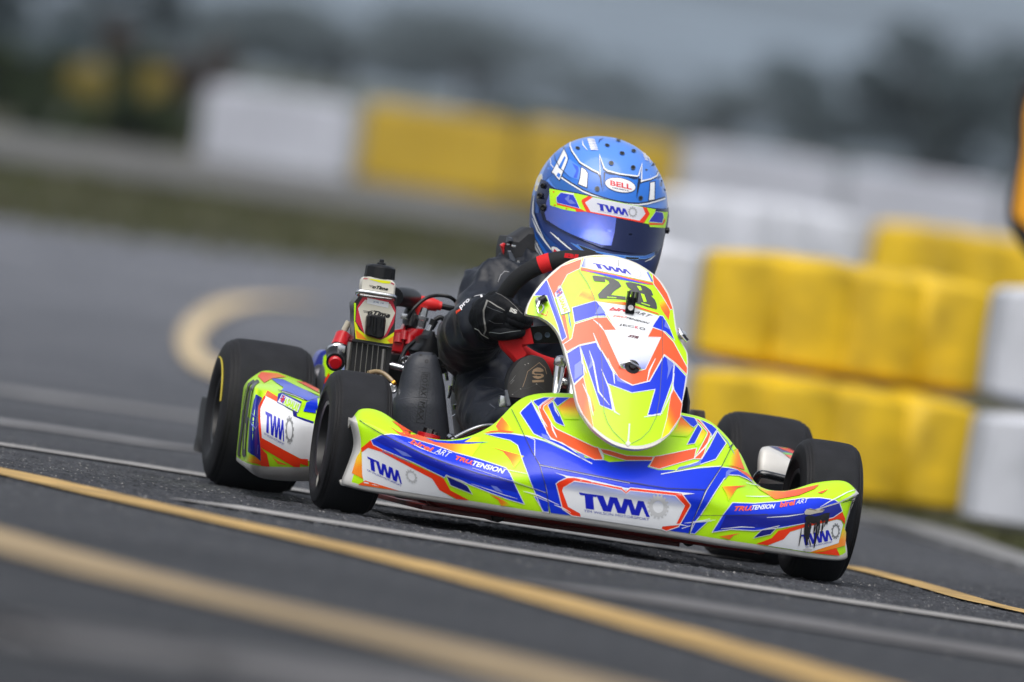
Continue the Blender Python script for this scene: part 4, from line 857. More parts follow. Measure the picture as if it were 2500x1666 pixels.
# ---- right side pod seen past the front wheel
k = 'w'
Pq = [PR([(1140, 1560), (1160, 1560), (1400, 1580), (1760, 1580)], [.34, .26, .25, .27]), PR([(1165, 1400), (1180, 1400), (1400, 1430), (1760, 1450)], [.33, .24, .23, .25]),
      PR([(1190, 1080), (1200, 1080), (1420, 1120), (1800, 1200)], [.33, .25, .24, .26]), PR([(1240, 905), (1260, 900), (1420, 920), (1830, 1110)], [.35, .28, .27, .30]),
      PR([(1330, 866), (1390, 862), (1500, 872), (1890, 1000)], [.42, .40, .40, .42]), PR([(1390, 862), (1560, 872), (1760, 905), (1900, 975)], [.70, .70, .70, .70]), PR([(1390, 875), (1560, 885), (1760, 920), (1900, 990)], [.74, .74, .74, .74])]
RPq = refine(Pq, 5, 5); vs, fs = gridmesh(RPq)
SQ = Liv(vs, [tuple(reversed(f)) for f in fs], [OFFW]*len(fs))
SQ.p(k, [(1395, 866), (1560, 884), (1850, 1000), (1840, 1030), (1640, 980)], (.01, .02, .2), 1); SQ.p(k, [(1560, 884), (1770, 910), (1880, 970), (1850, 1005), (1640, 930)], RED, 1.4); SQ.p(k, [(1600, 890), (1760, 908), (1700, 912)], YEL, 2)
SQ.p(k, [(1640, 985), (1850, 1015), (1840, 1045), (1700, 1025)], (.15, .6, .02), 2); SQ.p(k, [(1690, 1030), (1840, 1045), (1810, 1110)], CORAL, 2)
SQ.obj('side_pod', LIVM, kart)
tg([A('w', 1130, 1540, .20), A('w', 1180, 1440, .19), A('w', 1260, 1395, .18), A('w', 1500, 1440, .18), A('w', 1800, 1520, .18)], .0075, BLKG := mat('gloss_black', (.01, .011, .013), .12, coat=1), 'pod_bar', 12)
# ---- chassis, floor tray, axles
g = G(); TR = mat('red_chassis', (.22, .010, .006), .4)
xa, xb = at(1030, 1225, -.2).x, at(1660, 1310, -.2).x
g.box(((xa+xb)/2, .16, .033), (xb-xa, .74, .008)); g.obj('floor_tray', mat('floor_tray_red', (.12, .006, .004), .35), kart)
g = G()
for sx in (-1, 1):
    g.tube([(sx*.30, -.18, .050), (sx*.27, .1, .050), (sx*.30, .5, .052), (sx*.32, 1.0, .060)], .0145, 12)
    g.tube([(sx*.30, -.18, .05), (sx*.24, -.27, .05), (0, -.29, .05)], .0125, 12)
g.tube([(-.30, .0, .052), (.30, .0, .052)], .014, 12); g.tube([(-.3, .62, .055), (.3, .62, .055)], .014, 12)
g.obj('chassis_frame', TR, kart)
G().tube([(-.46, .87, RR_), (.46, .87, RR_)], .02, 20).obj('rear_axle', DSTEEL, kart)
for sx in (-1, 1):
    g = G(); g.tube([(sx*.31, .0, .10), (sx*.38, 0, .118), (sx*.42, 0, .1275)], .012, 12); g.box((sx*.32, 0, .09), (.04, .05, .10)); g.tube([(sx*.34, .06, .12), (0, .04, .11)], .006, 10); g.obj('stub_axle', DSTEEL, kart)
for x, y in ((1095, 1215), (1242, 1268), (1268, 1274), (1605, 1322), (1680, 1330)): G().lathe(at(x, y, -.15)+V((0, 0, .012)), (0, 0, -1), [(0, .009), (.012, .009), (.014, .006), (.016, 0)], 12).obj('tray_bolt', BLKP, kart)
g = G().slab(Q('6', [(1340, 1010), (1480, 1030), (1440, 1085), (1400, 1098), (1350, 1080)]), -.22, .10, 0, .004); g.obj('skid_block', BLKP, kart)
# rear bumper end, rear fairing
g = G().slab(Q('4', [(240, 415), (262, 420), (250, 600), (215, 905), (160, 895), (148, 870), (170, 760), (205, 500), (220, 430)]), 1.12, .12, 0, .006)
g.slab(Q('4', [(200, 850), (1200, 950), (1200, 1010), (200, 900)]), 1.2, .06); g.obj('rear_bumper', BLKP, kart)
rf = Liv(*(lambda vv: (vv[0], vv[1], [(.03, .05, .35)]*len(vv[1])))(gridmesh([[at(x, y, 1.0+.00012*(x-800)**2*.3) for y in range(840, 1000, 10)] for x in range(748, 900, 8)])))
rf.v, rf.f, rf.c = [], [], []
fo = Q('x', [(205, 900), (230, 780), (370, 470), (430, 390), (520, 350), (620, 360), (720, 480), (900, 760), (1050, 830), (1000, 1000), (520, 1300), (400, 1373), (250, 1200)])
rf.faces([fo], (.04, .06, .42), 1)
rf.p('x', [(490, 500), (560, 430), (620, 440), (720, 600), (900, 780), (900, 850), (660, 990), (620, 900), (550, 990), (470, 850)], LIME, 2); rf.p('x', [(600, 890), (660, 970), (640, 1010), (500, 1170), (540, 1010)], RED, 2.3)
rf.p('x', [(900, 790), (990, 740), (1060, 830), (900, 835)], (.3, .4, .85), 2.5)
n0 = len(rf.v); ed = [rf.pr(x, y, .0007) for x, y in fo]; n = len(ed); rf.v += ed+[p+V((0, .05, 0)) for p in ed]
for i in range(n): rf.f.append((n0+i, n0+(i+1) % n, n0+n+(i+1) % n, n0+n+i)); rf.c.append([(.04, .06, .42)]*4)
rf.obj('rear_fairing', LIVM, kart)
g = G(); cpt = A('x', 320, 1060, .93); g.lathe(cpt, (.9, -.35, 0), [(-.004, .018), (-.004, .028), (0, .030), (.008, .030), (.010, .026), (.010, .0)], 32); g.obj('sprocket_carrier', DSTEEL, kart)
# ---- radiator
rad = empty('radiator', None, None, None, (0, 0, 0), kart); YR = .30
def rad_obj(g, nm, m): return g.obj(nm, m, rad)
g = G().slab(Q('2', [(1605, 912), (1990, 975), (1975, 1090), (1925, 1340), (1545, 1340), (1578, 1150)]), YR, .03, 0)
rad_obj(g, 'core', mat('radiator_core', (.012, .012, .013), .5))
g = G()
for a, b in zip([(1655, 930), (1707, 935), (1757, 945), (1808, 955), (1858, 962)], [(1618, 1300), (1670, 1300), (1722, 1300), (1775, 1300), (1828, 1300)]):
    g.tube([A('2', *a, YR-.001), A('2', *b, YR-.001)], .0008, 6)
for i in range(70):
    t = i/69; a = (1605-t*55, 925+t*400); b = (1975-t*45, 985+t*400); g.tube([A('2', *a, YR+.0005), A('2', *b, YR+.0005)], .0006, 4, 1)
rad_obj(g, 'fins', [mat('fin_alu', (.45, .43, .40), .4, 1), mat('fin_dark', (.05, .05, .05), .4, .8)])
for pa, pb in (((1590, 925), (1540, 1330)), ((1912, 990), (1880, 1330))): rad_obj(G().tube([A('2', *pa, YR), A('2', *pb, YR)], .005, 8), 'side_rail', mat('rail_alu', (.35, .34, .32), .4, 1))
def flat(pts, Y, th, col, nm, m, dec=None, k='r'):
    P = Q(k, pts); xs = [p[0] for p in P]; ys = [p[1] for p in P]
    hv, hf = gridmesh([[at(x, y, Y) for y in np.linspace(min(ys)-20, max(ys)+20, 4)] for x in np.linspace(min(xs)-20, max(xs)+20, 4)])
    L = Liv(hv, hf, [col]*len(hf)); L.v, L.f, L.c = [], [], []; L.faces([P], col, 0, 40)
    n0 = len(L.v); e = [L.pr(x, y, .0004) for x, y in P]; n = len(e); L.v += e+[p+V((0, th, 0)) for p in e]
    for i in range(n): L.f.append((n0+i, n0+(i+1) % n, n0+n+(i+1) % n, n0+n+i)); L.c.append([col]*4)
    if dec: dec(L)
    return L.obj(nm, m, rad)
def d1(L):
    L.p('r', [(840, 720), (1340, 800), (1400, 990), (1365, 1200), (1240, 1440), (1100, 1500), (870, 1420), (702, 1180), (720, 930)], (.62, .02, .05), 1)
    L.p('r', [(870, 800), (1300, 872), (1385, 1030), (1230, 1380), (1180, 1450), (860, 1400), (820, 1250), (745, 950)], (.72, .69, .58), 2)
    L.p('r', [(672, 1180), (700, 1190), (760, 1320), (900, 1430), (1130, 1500), (1240, 1450), (1368, 1360), (1345, 1560), (1240, 1565), (700, 1478)], (.80, .85, .005), 2.5)
    L.p('r', [(700, 1320), (800, 1400), (900, 1500), (720, 1470)], AMB, 2.8); L.p('r', [(1360, 1430), (1250, 1500), (1300, 1560), (1342, 1555)], AMB, 2.8)
    L.p('r', [(670, 850), (705, 860), (690, 1180), (672, 1180)], LIME, 2.5)
    L.stroke('r', [(870, 800), (745, 950), (820, 1250), (860, 1400)], 1, WHT, 3)
    L.text('r', 'oTime', (900, 1050), (390, 75), (20, -85), BLK, 3, .05, .3); L.stroke('r', [(830, 990), (960, 1010)], 1.2, BLK, 3); L.stroke('r', [(840, 1015), (960, 1030)], 1, BLK, 3); L.stroke('r', [(960, 985), (1300, 1060)], 1, BLK, 3)
    L.p('r', [(900, 765), (1277, 845), (1265, 942), (895, 862)], WHT, 3.6); L.text('r', 'JDR 14', (1000, 855), (180, 32), (4, -38), (.05, .12, .35), 4)
flat([(760, 705), (1370, 790), (1412, 830), (1405, 980), (1375, 1360), (1345, 1590), (1340, 1620), (640, 1520), (640, 1490), (672, 1480), (670, 1000), (660, 860), (740, 760)], YR-.012, .05, (.02, .02, .022), 'cover', LIVM, d1)
def d2(L):
    L.p('r', [(930, 430), (1312, 482), (1290, 522), (1150, 508), (960, 452)], (.85, .9, .005), 1); L.p('r', [(835, 425), (925, 430), (900, 442), (830, 440)], (.6, .02, .05), 1); L.p('r', [(1320, 495), (1372, 525), (1365, 545), (1310, 515)], (.5, .02, .05), 1)
    L.text('r', 'oTime', (985, 600), (275, 45), (15, -58), BLK, 2, .05, .3); L.stroke('r', [(935, 545), (1010, 560)], 1, BLK, 2); L.stroke('r', [(940, 570), (1010, 580)], 1, BLK, 2)
g = G(); gp = [((785, 660), (1355, 745)), ((785, 560), (1362, 640)), ((800, 455), (1372, 545)), ((830, 415), (1360, 505)), ((880, 395), (1320, 465)), ((930, 392), (1270, 445))]
g.loft([(q1('r', *a), q1('r', *b), YR+.012, d) for (a, b), d in zip(gp, [.03, .03, .03, .029, .025, .018])], .03, 24, 6); rad_obj(g, 'tank', mat('tank_cream', (.70, .67, .60), .4))
flat([(800, 640), (1350, 722), (1368, 545), (1355, 508), (1300, 470), (930, 405), (850, 408), (822, 450)], YR-.019, .004, (.72, .69, .60), 'tank_label', LIVM, d2)
g = G().tube([A('r', 735, 700, YR-.015), A('r', 780, 655, YR-.024), A('r', 1100, 700, YR-.026), A('r', 1350, 745, YR-.024), A('r', 1372, 790, YR-.015)], .0045, 10); g.tube([A('r', 745, 715, YR-.01), A('r', 1370, 790, YR-.01)], .004, 8); rad_obj(g, 'clamp_strap', STEEL)
a, b = A('r', 1112, 425, YR+.012), A('r', 1160, 85, YR+.012); ax = (b-a).normalized(); Hc = (b-a).length
g = G(); n = 60; vs = []; fs = []; prof = [(0, .0272), (.55, .0262), (.62, .024), (.68, .018), (.69, .0085), (.78, .008), (.80, .0045), (.95, .004), (1.0, .0)]
x = V((1, 0, 0)); x = (x-ax*x.dot(ax)).normalized(); y = ax.cross(x)
for h, r in prof:
    for q in range(n):
        rr = r*(1+(.045 if (q//3) % 2 and h < .6 else 0)); vs.append(a+ax*Hc*h+(x*math.cos(q*math.tau/n)+y*math.sin(q*math.tau/n))*rr)
for i in range(len(prof)-1):
    for q in range(n): fs.append((i*n+q, i*n+(q+1) % n, (i+1)*n+(q+1) % n, (i+1)*n+q))
g.add(vs, fs); rad_obj(g, 'cap', BLKP)
g = G().slab(Q('r', [(935, 1055), (960, 1045), (1180, 1085), (1225, 1100), (1232, 1160), (1215, 1330), (1195, 1440), (1150, 1478), (1100, 1478), (900, 1420), (880, 1390), (890, 1250), (900, 1100)]), YR-.032, .018, 0, .003)
for pa, pb in (((950, 1090), (935, 1260)), ((1045, 1110), (1030, 1380)), ((1175, 1140), (1165, 1300))): g.tube([A('r', *pa, YR-.034), A('r', *pb, YR-.034)], .0035, 8)
rad_obj(g, 'mount', BLKP)
# ---- coolant hose, left
hs_ = empty('coolant_hose', None, None, None, (0, 0, 0), kart)
def sub(g, nm, m): return g.obj(nm, m, hs_)
sub(G().tube([A('x', 960, 20, .36), A('x', 850, 290, .34)], .0155, 18), 'red_sleeve', REDA)
sub(G().tube([A('x', 850, 280, .35), A('x', 800, 420, .33), A('x', 800, 560, .31), A('x', 770, 640, .29)], [.014, .019, .018, .017], 20), 'elbow', BLKP)
sub(G().lathe(A('x', 765, 610, .295), (-.05, -.85, -.35), [(0, .0125), (.008, .0125), (.011, .010), (.012, .0)], 24), 'end_cap', REDA)
sub(G().lathe(A('x', 815, 360, .335), (.12, -.5, -.9), [(-.005, .0195), (-.005, .0205), (.003, .0205), (.003, .019)], 24), 'hose_clamp', STEEL)
sub(G().box(A('x', 905, 320, .31), (.014, .012, .014)), 'clamp_screw', STEEL)
sub(G().tube([A('x', 1000, -70, .36), A('x', 975, 0, .36)], .0125, 16), 'ferrule', STEEL)
sub(G().tube([A('r', 585, 1180, .36), A('r', 500, 1340, .36)], .006, 12), 'pipe', mat('pipe_cream', (.55, .5, .4), .4))
# ---- engine group
eng = empty('engine', None, None, None, (0, 0, 0), kart)
def es(g, nm, m): return g.obj(nm, m, eng)
g = G(); YE = .50
g.loft([(q1('3', 330, 790), q1('3', 480, 815), YE), (q1('3', 345, 740), q1('3', 500, 790), YE), (q1('3', 360, 690), q1('3', 540, 700), YE), (q1('3', 390, 625), q1('3', 600, 650), YE), (q1('3', 440, 605), q1('3', 612, 620), YE), (q1('3', 470, 590), q1('3', 595, 600), YE)], .045, 24, 3)
g.slab(Q('3', [(362, 610), (430, 600), (450, 560), (470, 640), (430, 800), (345, 785)]), YE-.055, .03, 0, .004)
for x, y in ((450, 620), (490, 655), (405, 640)): g.tube([A('3', x, y, YE-.05), A('3', x-8, y+70, YE-.055)], .008, 10)
es(g, 'cylinder_head', REDA)
g = G().lathe(A('3', 552, 640, YE-.01), (.12, 0, 1), [(0, .015), (.012, .015), (.013, .011), (.026, .011), (.027, .013), (.034, .013), (.035, .009), (.05, .008), (.051, 0)], 6); es(g, 'spark_plug', STEEL)
g = G().tube([A('3', 570, 485, YE), A('3', 575, 385, YE)], .0125, 16); g.tube([A('3', 560, 385, YE), A('3', 650, 400, YE), A('3', 712, 415, YE)], [.0125, .0125, .0105], 16); g.tube([A('3', 708, 412, YE), A('3', 742, 418, YE)], .0085, 14)
es(g, 'plug_cap', mat('plug_red', (.70, .02, .02), .4))
g = G().tube([A('3', 740, 418, YE), A('3', 820, 435, YE), A('3', 880, 450, YE)], .0055, 10); es(g, 'ignition_lead', BLKP)
g = G().tube([A('3', 365, 345, YE-.1), A('3', 430, 345, YE-.06), A('3', 510, 365, YE), A('3', 535, 430, YE+.02), A('3', 500, 500, YE), A('3', 480, 600, YE-.02)], [.018, .018, .0185, .018, .015, .011], 18); es(g, 'water_hose', BLKP)
g = G().tube([A('3', 480, 520, YE-.06), A('3', 520, 440, YE-.06), A('3', 620, 355, YE-.05), A('3', 720, 332, YE-.04), A('3', 820, 350, YE-.04), A('3', 890, 420, YE)], .0034, 8); es(g, 'breather_line', BLKP)
g = G().tube([A('3', 655, 600, .40), A('3', 690, 530, .40)], [.006, .008], 12); g.tube([A('3', 690, 530, .40), A('3', 740, 508, .40), A('3', 785, 560, .40), A('3', 800, 620, .40)], .0045, 10); g.tube([A('3', 660, 640, .38), A('3', 720, 690, .37), A('3', 755, 790, .36), A('3', 758, 900, .35)], .0045, 10)
g.tube([A('3', 560, 680, .4), A('3', 470, 750, .38), A('3', 420, 850, .36), A('3', 400, 930, .36)], .0042, 10); es(g, 'cables', BLKP)
es(G().tube([A('3', 640, 625, .39), A('3', 662, 570, .39)], .005, 10), 'cable_adjuster', STEEL)
es(G().lathe(A('3', 470, 920, .3), (-1, .2, .1), [(0, .006), (.03, .006), (.03, .004), (.04, .004), (.04, 0)], 12), 'spring', STEEL)
es(G().lathe(A('3', 345, 1080, .25), (.2, -1, .3), [(0, .009), (.006, .010), (.008, .007), (.003, .005), (.003, 0)], 18), 'nut', STEEL)
es(G().box(A('3', 452, 500, .45), (.014, .012, .01)), 'bolt', STEEL)
es(G().lathe(A('3', 450, 850, .3), (.3, -1, .2), [(0, .007), (.006, .007), (.006, .004), (.002, .0)], 14), 'bolt', STEEL)

g = G().loft([(q1('3', 500, 800), q1('3', 750, 830), .38), (q1('3', 480, 760), q1('3', 740, 790), .38), (q1('3', 540, 710), q1('3', 730, 735), .38), (q1('3', 545, 665), q1('3', 720, 690), .38), (q1('3', 600, 645), q1('3', 680, 655), .38), (q1('3', 620, 610), q1('3', 672, 618), .38)], .05, 24, 2.5); es(g, 'carburettor', BLKP)
g = G().slab(Q('3', [(285, 790), (420, 800), (410, 870), (300, 880)]), .40, .12, 0, .004); g.slab(Q('3', [(300, 880), (470, 860), (400, 1100), (330, 1040)]), .42, .1, 0, .004); g.slab(Q('3', [(480, 830), (780, 830), (800, 960), (480, 960)]), .45, .1, 0, .004); es(g, 'crankcase', mat('case_dark', (.016, .016, .018), .35, .5))
g = G().tube([A('x', 1560, 890, .16), A('x', 1750, 855, .17), A('x', 1950, 920, .17), A('x', 2180, 1130, .16)], .0042, 10); es(g, 'fuel_line', mat('fuel_hose', (.30, .22, .12), .3, coat=.6))
g = G().tube([A('x', 2140, 1150, .155), A('x', 2205, 1100, .155)], .0050, 10); es(g, 'fuel_fitting', mat('brass', (.75, .38, .06), .3, 1))
# ---- airbox
rows = [(225, 500, 640), (235, 450, 690), (265, 385, 728), (330, 320, 752), (400, 285, 772), (500, 255, 800), (560, 235, 812), (700, 205, 838), (860, 165, 852), (890, 130, 856), (1000, 118, 866), (1150, 118, 884), (1300, 128, 900), (1400, 140, 910), (1480, 160, 925)]
vs = []; nn = 40; fs = []
Ya = .24
for (y, xl, xr) in rows:
    a, b = A('a', xl, y, Ya), A('a', xr, y+ (xr-xl)*.05, Ya); c = (a+b)/2; h = (b-a)/2; dd = min(.075, h.length*1.0)
    for q in range(nn):
        t = q*math.tau/nn; cx, sx = math.cos(t), math.sin(t); vs.append(c+h*math.copysign(abs(cx)**(2/2.7), cx)+V((0, 1, 0))*dd*math.copysign(abs(sx)**(2/2.7), sx))
for i in range(len(rows)-1):
    for q in range(nn): fs.append((i*nn+q, i*nn+(q+1) % nn, (i+1)*nn+(q+1) % nn, (i+1)*nn+q))
fs.append(tuple(range(nn))); fs.append(tuple((len(rows)-1)*nn+q for q in range(nn)))
AC = (.028, .032, .042); AB = Liv(vs, fs, [AC]*len(fs)); DK = (.003, .003, .004)
k = 'a'
AB.text(k, 'ROTAX', (535, 540), (-32, 300), (78, 12), DK, 1); AB.text(k, 'MAX', (495, 930), (-32, 260), (76, 12), DK, 1)
for pts in ([(525, 515), (635, 530), (590, 880), (480, 862), (525, 515)], [(485, 905), (595, 915), (560, 1245), (445, 1225), (485, 905)]): AB.stroke(k, pts, .9, DK, 1.2)
AB.stroke(k, [(190, 905), (330, 878), (480, 868), (640, 885)], 1.2, (.06, .065, .08), 1); AB.stroke(k, [(270, 520), (380, 460), (480, 445), (620, 450)], .9, (.05, .055, .07), 1)
AB.disc(k, (590, 362), 26, 24, 0, DK, 1, ring=.7); AB.disc(k, (505, 275), 22, 10, 0, DK, 1); AB.disc(k, (685, 262), 22, 8, 0, DK, 1)
ab = AB.obj('airbox', mat('airbox_plastic', rough=.5, attr='Col', bump=.15, bscale=250), kart)
g = G().lathe(A('6', 820, 420, -.02), (.1, 0, 1), [(0, .022), (.012, .021), (.013, 0)], 24); g.obj('red_cap', REDA, kart)
g = G().lathe(A('6', 815, 395, -.02), (.1, 0, 1), [(0, .010), (.016, .010), (.018, 0)], 6); g.lathe(A('6', 875, 390, -.02), (0, 0, 1), [(0, .006), (.008, .006), (.008, 0)], 10); g.obj('kingpin_bolt', DSTEEL, kart)
# steering support, rods and frames visible between airbox and driver
G().tube([A('s', 700, 490, .30), A('s', 690, 700, .28), A('s', 640, 930, .26)], [.006, .008, .006], 10).obj('seat_stay', mat('stay_alu', (.30, .32, .33), .4, .8), kart)
g = G().tube([A('6', 1010, 422, -.10), A('6', 1160, 345, -.08), A('6', 1280, 305, -.07), A('6', 1380, 300, -.06)], .0045, 10)
g.tube([A('6', 1020, 420, -.10), A('6', 1000, 400, -.09)], .008, 10); g.obj('nerf_bar', STEEL, kart)
g = G().slab(Q('6', [(1040, 422), (1270, 325), (1310, 330), (1290, 365), (1200, 398), (1110, 425)]), -.06, .03, 0, .002); g.obj('bar_shroud', BLKP, kart)
g = G()
for pts, r in (([(385, 450), (375, 560), (400, 650)], .003), ([(460, 440), (480, 560), (500, 640)], .004), ([(570, 470), (590, 540), (600, 620)], .004), ([(320, 510), (310, 620), (340, 700)], .004), ([(260, 600), (250, 700), (220, 800)], .0035), ([(340, 900), (350, 980)], .005), ([(305, 1075), (310, 1082)], .005), ([(210, 520), (190, 400)], .003)):
    g.tube([A('s', *p, .34) for p in pts], r, 8)
g.obj('brake_linkage', STEEL, kart)
g = G().lathe(A('s', 490, 770, .30), (.3, -1, .1), [(0, .020), (.008, .019), (.016, .012), (.018, 0)], 24); g.lathe(A('s', 560, 760, .27), (0, -1, 0), [(0, .004), (.004, 0)], 10, 1); g.obj('brake_pump', [mat('case_green', (.02, .035, .03), .2, .3, coat=.8), STEEL], kart)
g = G().tube([A('s', 440, 890, .29), A('s', 580, 875, .29)], .006, 10); g.obj('brake_hose_fitting', REDA, kart)
# ---- seat shell, steering column
g = G().loft([((1120, 1110), (1560, 1170), .55), ((1105, 980), (1560, 1040), .60), ((1110, 900), (1570, 960), .66), ((1135, 830), (1570, 880), .70)], .10, 28, 3.5); g.obj('seat', mat('seat_black', (.010, .010, .012), .35), kart)
g = G().slab([(1120, 960), (1560, 1010), (1650, 1180), (1160, 1110)], .42, .02); g.obj('inner_panel', mat('case_black', (.006, .006, .007), .6), kart)
SC = at(1398, 772, .09); TL = math.radians(33); RW = .1245
wv = V((0, -math.sin(TL), math.cos(TL))); nv_ = V((0, math.cos(TL), math.sin(TL)))
def rimp(deg, off=0, rr=1): a = math.radians(deg); return SC+V((math.cos(a), 0, 0))*RW*rr*1.07+wv*math.sin(a)*RW*rr*(1.0 if math.sin(a) > 0 else .93)+nv_*off
sw = empty('steering_wheel', None, None, None, (0, 0, 0), kart)
G().slab(Q('g', [(1510, 850), (1680, 850), (1710, 980), (1742, 1135), (1640, 1160), (1550, 1200), (1560, 1260), (1640, 1370), (1450, 1500), (1330, 1370), (1200, 1230), (1110, 1060), (1540, 1010), (1550, 900)]), .068, .032, 0, .006).obj('spoke_cover', REDF, sw)
def arc(a0, a1, r, n=40): return [rimp(a0+(a1-a0)*i/n) for i in range(n+1)]
G().tube(arc(-38, 186, .0160), .0162, 20, sm=1, caps=False).obj('grip', BLKF, sw)
G().tube(arc(186, 322, .0160), .0163, 20, sm=1, caps=False).obj('lower_grip', REDF, sw)
G().tube(arc(119, 128, .0160, 8), .0168, 20, sm=1).obj('grip_band', REDF, sw)
g = G(); p0, p1 = rimp(196, .0, .98), rimp(196, .0, .55); g.tube([p0, p1], .013, 12); g.obj('spoke_wrap', REDF, sw)
g = G(); pl = Q('g', [(1640, 850), (2010, 805), (2190, 900), (2190, 1130), (1740, 1135)]); g.slab(pl, .085, .006, 0, .001); pl2 = [(1400, 790), (1560, 810), (1540, 850), (1400, 840)]; g.slab(pl2, .085, .006); g.obj('spoke_plate', mat('plate_black', (.012, .012, .013), .3, .7), sw)
g = G()
for x, y, r in ((1810, 1010, .0075), (1970, 985, .005)): g.lathe(A('g', x, y, .083), (0, -1, 0), [(0, r), (.001, r), (.001, r*.8), (-.002, 0)], 20)
g.obj('plate_hole', mat('hole_blue', (.05, .07, .10), .3, .6), sw)
g = G(); g.tube([SC, SC+V((0, -.25, -.30))], .011, 12); g.obj('column', STEEL, sw)
lt = Liv(*(lambda vv: (vv[0], vv[1], [WHT]*len(vv[1])))(gridmesh([[at(x, y, .002) for y in range(600, 660, 10)] for x in range(1360, 1440, 10)]))); lt.v, lt.f, lt.c = [], [], []
lt.text('v', 'BI', (585, 1205), (225, 25), (15, -75), (.75, .01, .02), 1, .06); lt.obj('lettering', LIVM, sw)
# pedal and chromed parts by the shoe
g = G().tube([A('s', 1915, 800, -.05), A('s', 1960, 560, -.03), A('s', 2000, 270, -.02)], [.006, .009, .0105], 14); g.lathe(A('s', 1995, 285, -.02), (.12, -.1, 1), [(0, .0115), (.010, .0128), (.016, .011), (.019, .004), (.020, 0)], 24)
g.tube([A('s', 2020, 500, .0), A('s', 2080, 560, .0), A('s', 2230, 580, .0)], [.007, .011, .007], 12); g.obj('brake_pedal', mat('pedal_chrome', (.60, .60, .60), .15, 1), kart)
g = G().slab(Q('s', [(1130, 690), (1150, 668), (1170, 675), (1225, 905), (1210, 925), (1170, 930)]), -.06, .012, 0, .001); g.box(A('s', 1085, 850, -.04), (.012, .02, .02), 1); g.obj('heel_guard', [mat('guard_alu', (.22, .23, .28), .35, .8), STEEL], kart)
G().loft([((1655, 940), (1672, 945), .2), ((1655, 975), (1680, 980), .2), ((1650, 1020), (1676, 1030), .2)], .05, 16, 2.2).obj('side_guard', BLKP, kart)
g = G().loft([((1688, 1000), (1718, 1003), .8), ((1684, 1008), (1720, 1012), .8), ((1684, 1060), (1720, 1064), .8)], .03, 16, 2.5); g.obj('seat_strut', mat('brown_grey', (.07, .055, .05), .5), kart)
# ================================================================ DRIVER
drv = empty('person', 'racing driver in black suit, black gloves and blue helmet gripping the steering wheel', 'person')
YH = .50
def sdf_body(name, parts, voxel, m, parent, folds=0, fscale=14, smooth=3):
    """one continuous surface grown from tapered limbs: parts are (points, radii) chains"""
    g = G()
    for pts, rad in parts:
        P = smooth_path(pts, 5) if len(pts) > 2 else [V(pts[0]).lerp(V(pts[1]), i/5) for i in range(6)]
        g.tube(P, [float(r) for r in rad], 18, sm=1)
        for p, r in ((P[0], rad[0]), (P[-1], rad[-1])):
            g.lathe(p-V((0, 0, r*.98)), (0, 0, 1), [(r*.98*(1-math.cos(t)), max(1e-4, r*.98*math.sin(t))) for t in np.linspace(.08, math.pi-.08, 11)], 18)
    me = bpy.data.meshes.new(name); me.from_pydata([tuple(v) for v in g.v], [], g.f); me.update()
    o = bpy.data.objects.new(name, me); COL.objects.link(o)
    bmx = bmesh.new(); bmx.from_mesh(me)
    bmesh.ops.holes_fill(bmx, edges=[e for e in bmx.edges if e.is_boundary], sides=0); bmesh.ops.recalc_face_normals(bmx, faces=bmx.faces); bmx.to_mesh(me); bmx.free()
    md = o.modifiers.new('r', 'REMESH'); md.mode = 'VOXEL'; md.voxel_size = voxel
    sm = o.modifiers.new('s', 'SMOOTH'); sm.iterations = smooth; sm.factor = .6
    bpy.context.view_layer.update(); dg = bpy.context.evaluated_depsgraph_get(); ev = bpy.data.meshes.new_from_object(o.evaluated_get(dg))
    bpy.data.objects.remove(o)
    ev.update()
    if folds:
        nrm = [v.normal.copy() for v in ev.vertices]
        for v, nn_ in zip(ev.vertices, nrm):
            p = v.co; q = V((p.x*fscale, p.y*fscale, p.z*fscale*.7))
            w_ = noise.noise(q+V((noise.noise(q*.6)*1.5, noise.noise(q*.7+V((9, 0, 0)))*1.5, 0)))
            f = 1-abs(w_)*2.6; f2 = 1-abs(noise.noise(q*2.3+V((4, 4, 4))))*2.6
            v.co = p+nn_*(folds*max(-.3, f)+folds*.4*max(-.3, f2))
    ev.name = name; ev.materials.clear(); ev.materials.append(m); ev.polygons.foreach_set('use_smooth', [True]*len(ev.polygons)); ev.update()
    o = bpy.data.objects.new(name, ev); COL.objects.link(o); o.parent = parent; return o
a_ = at
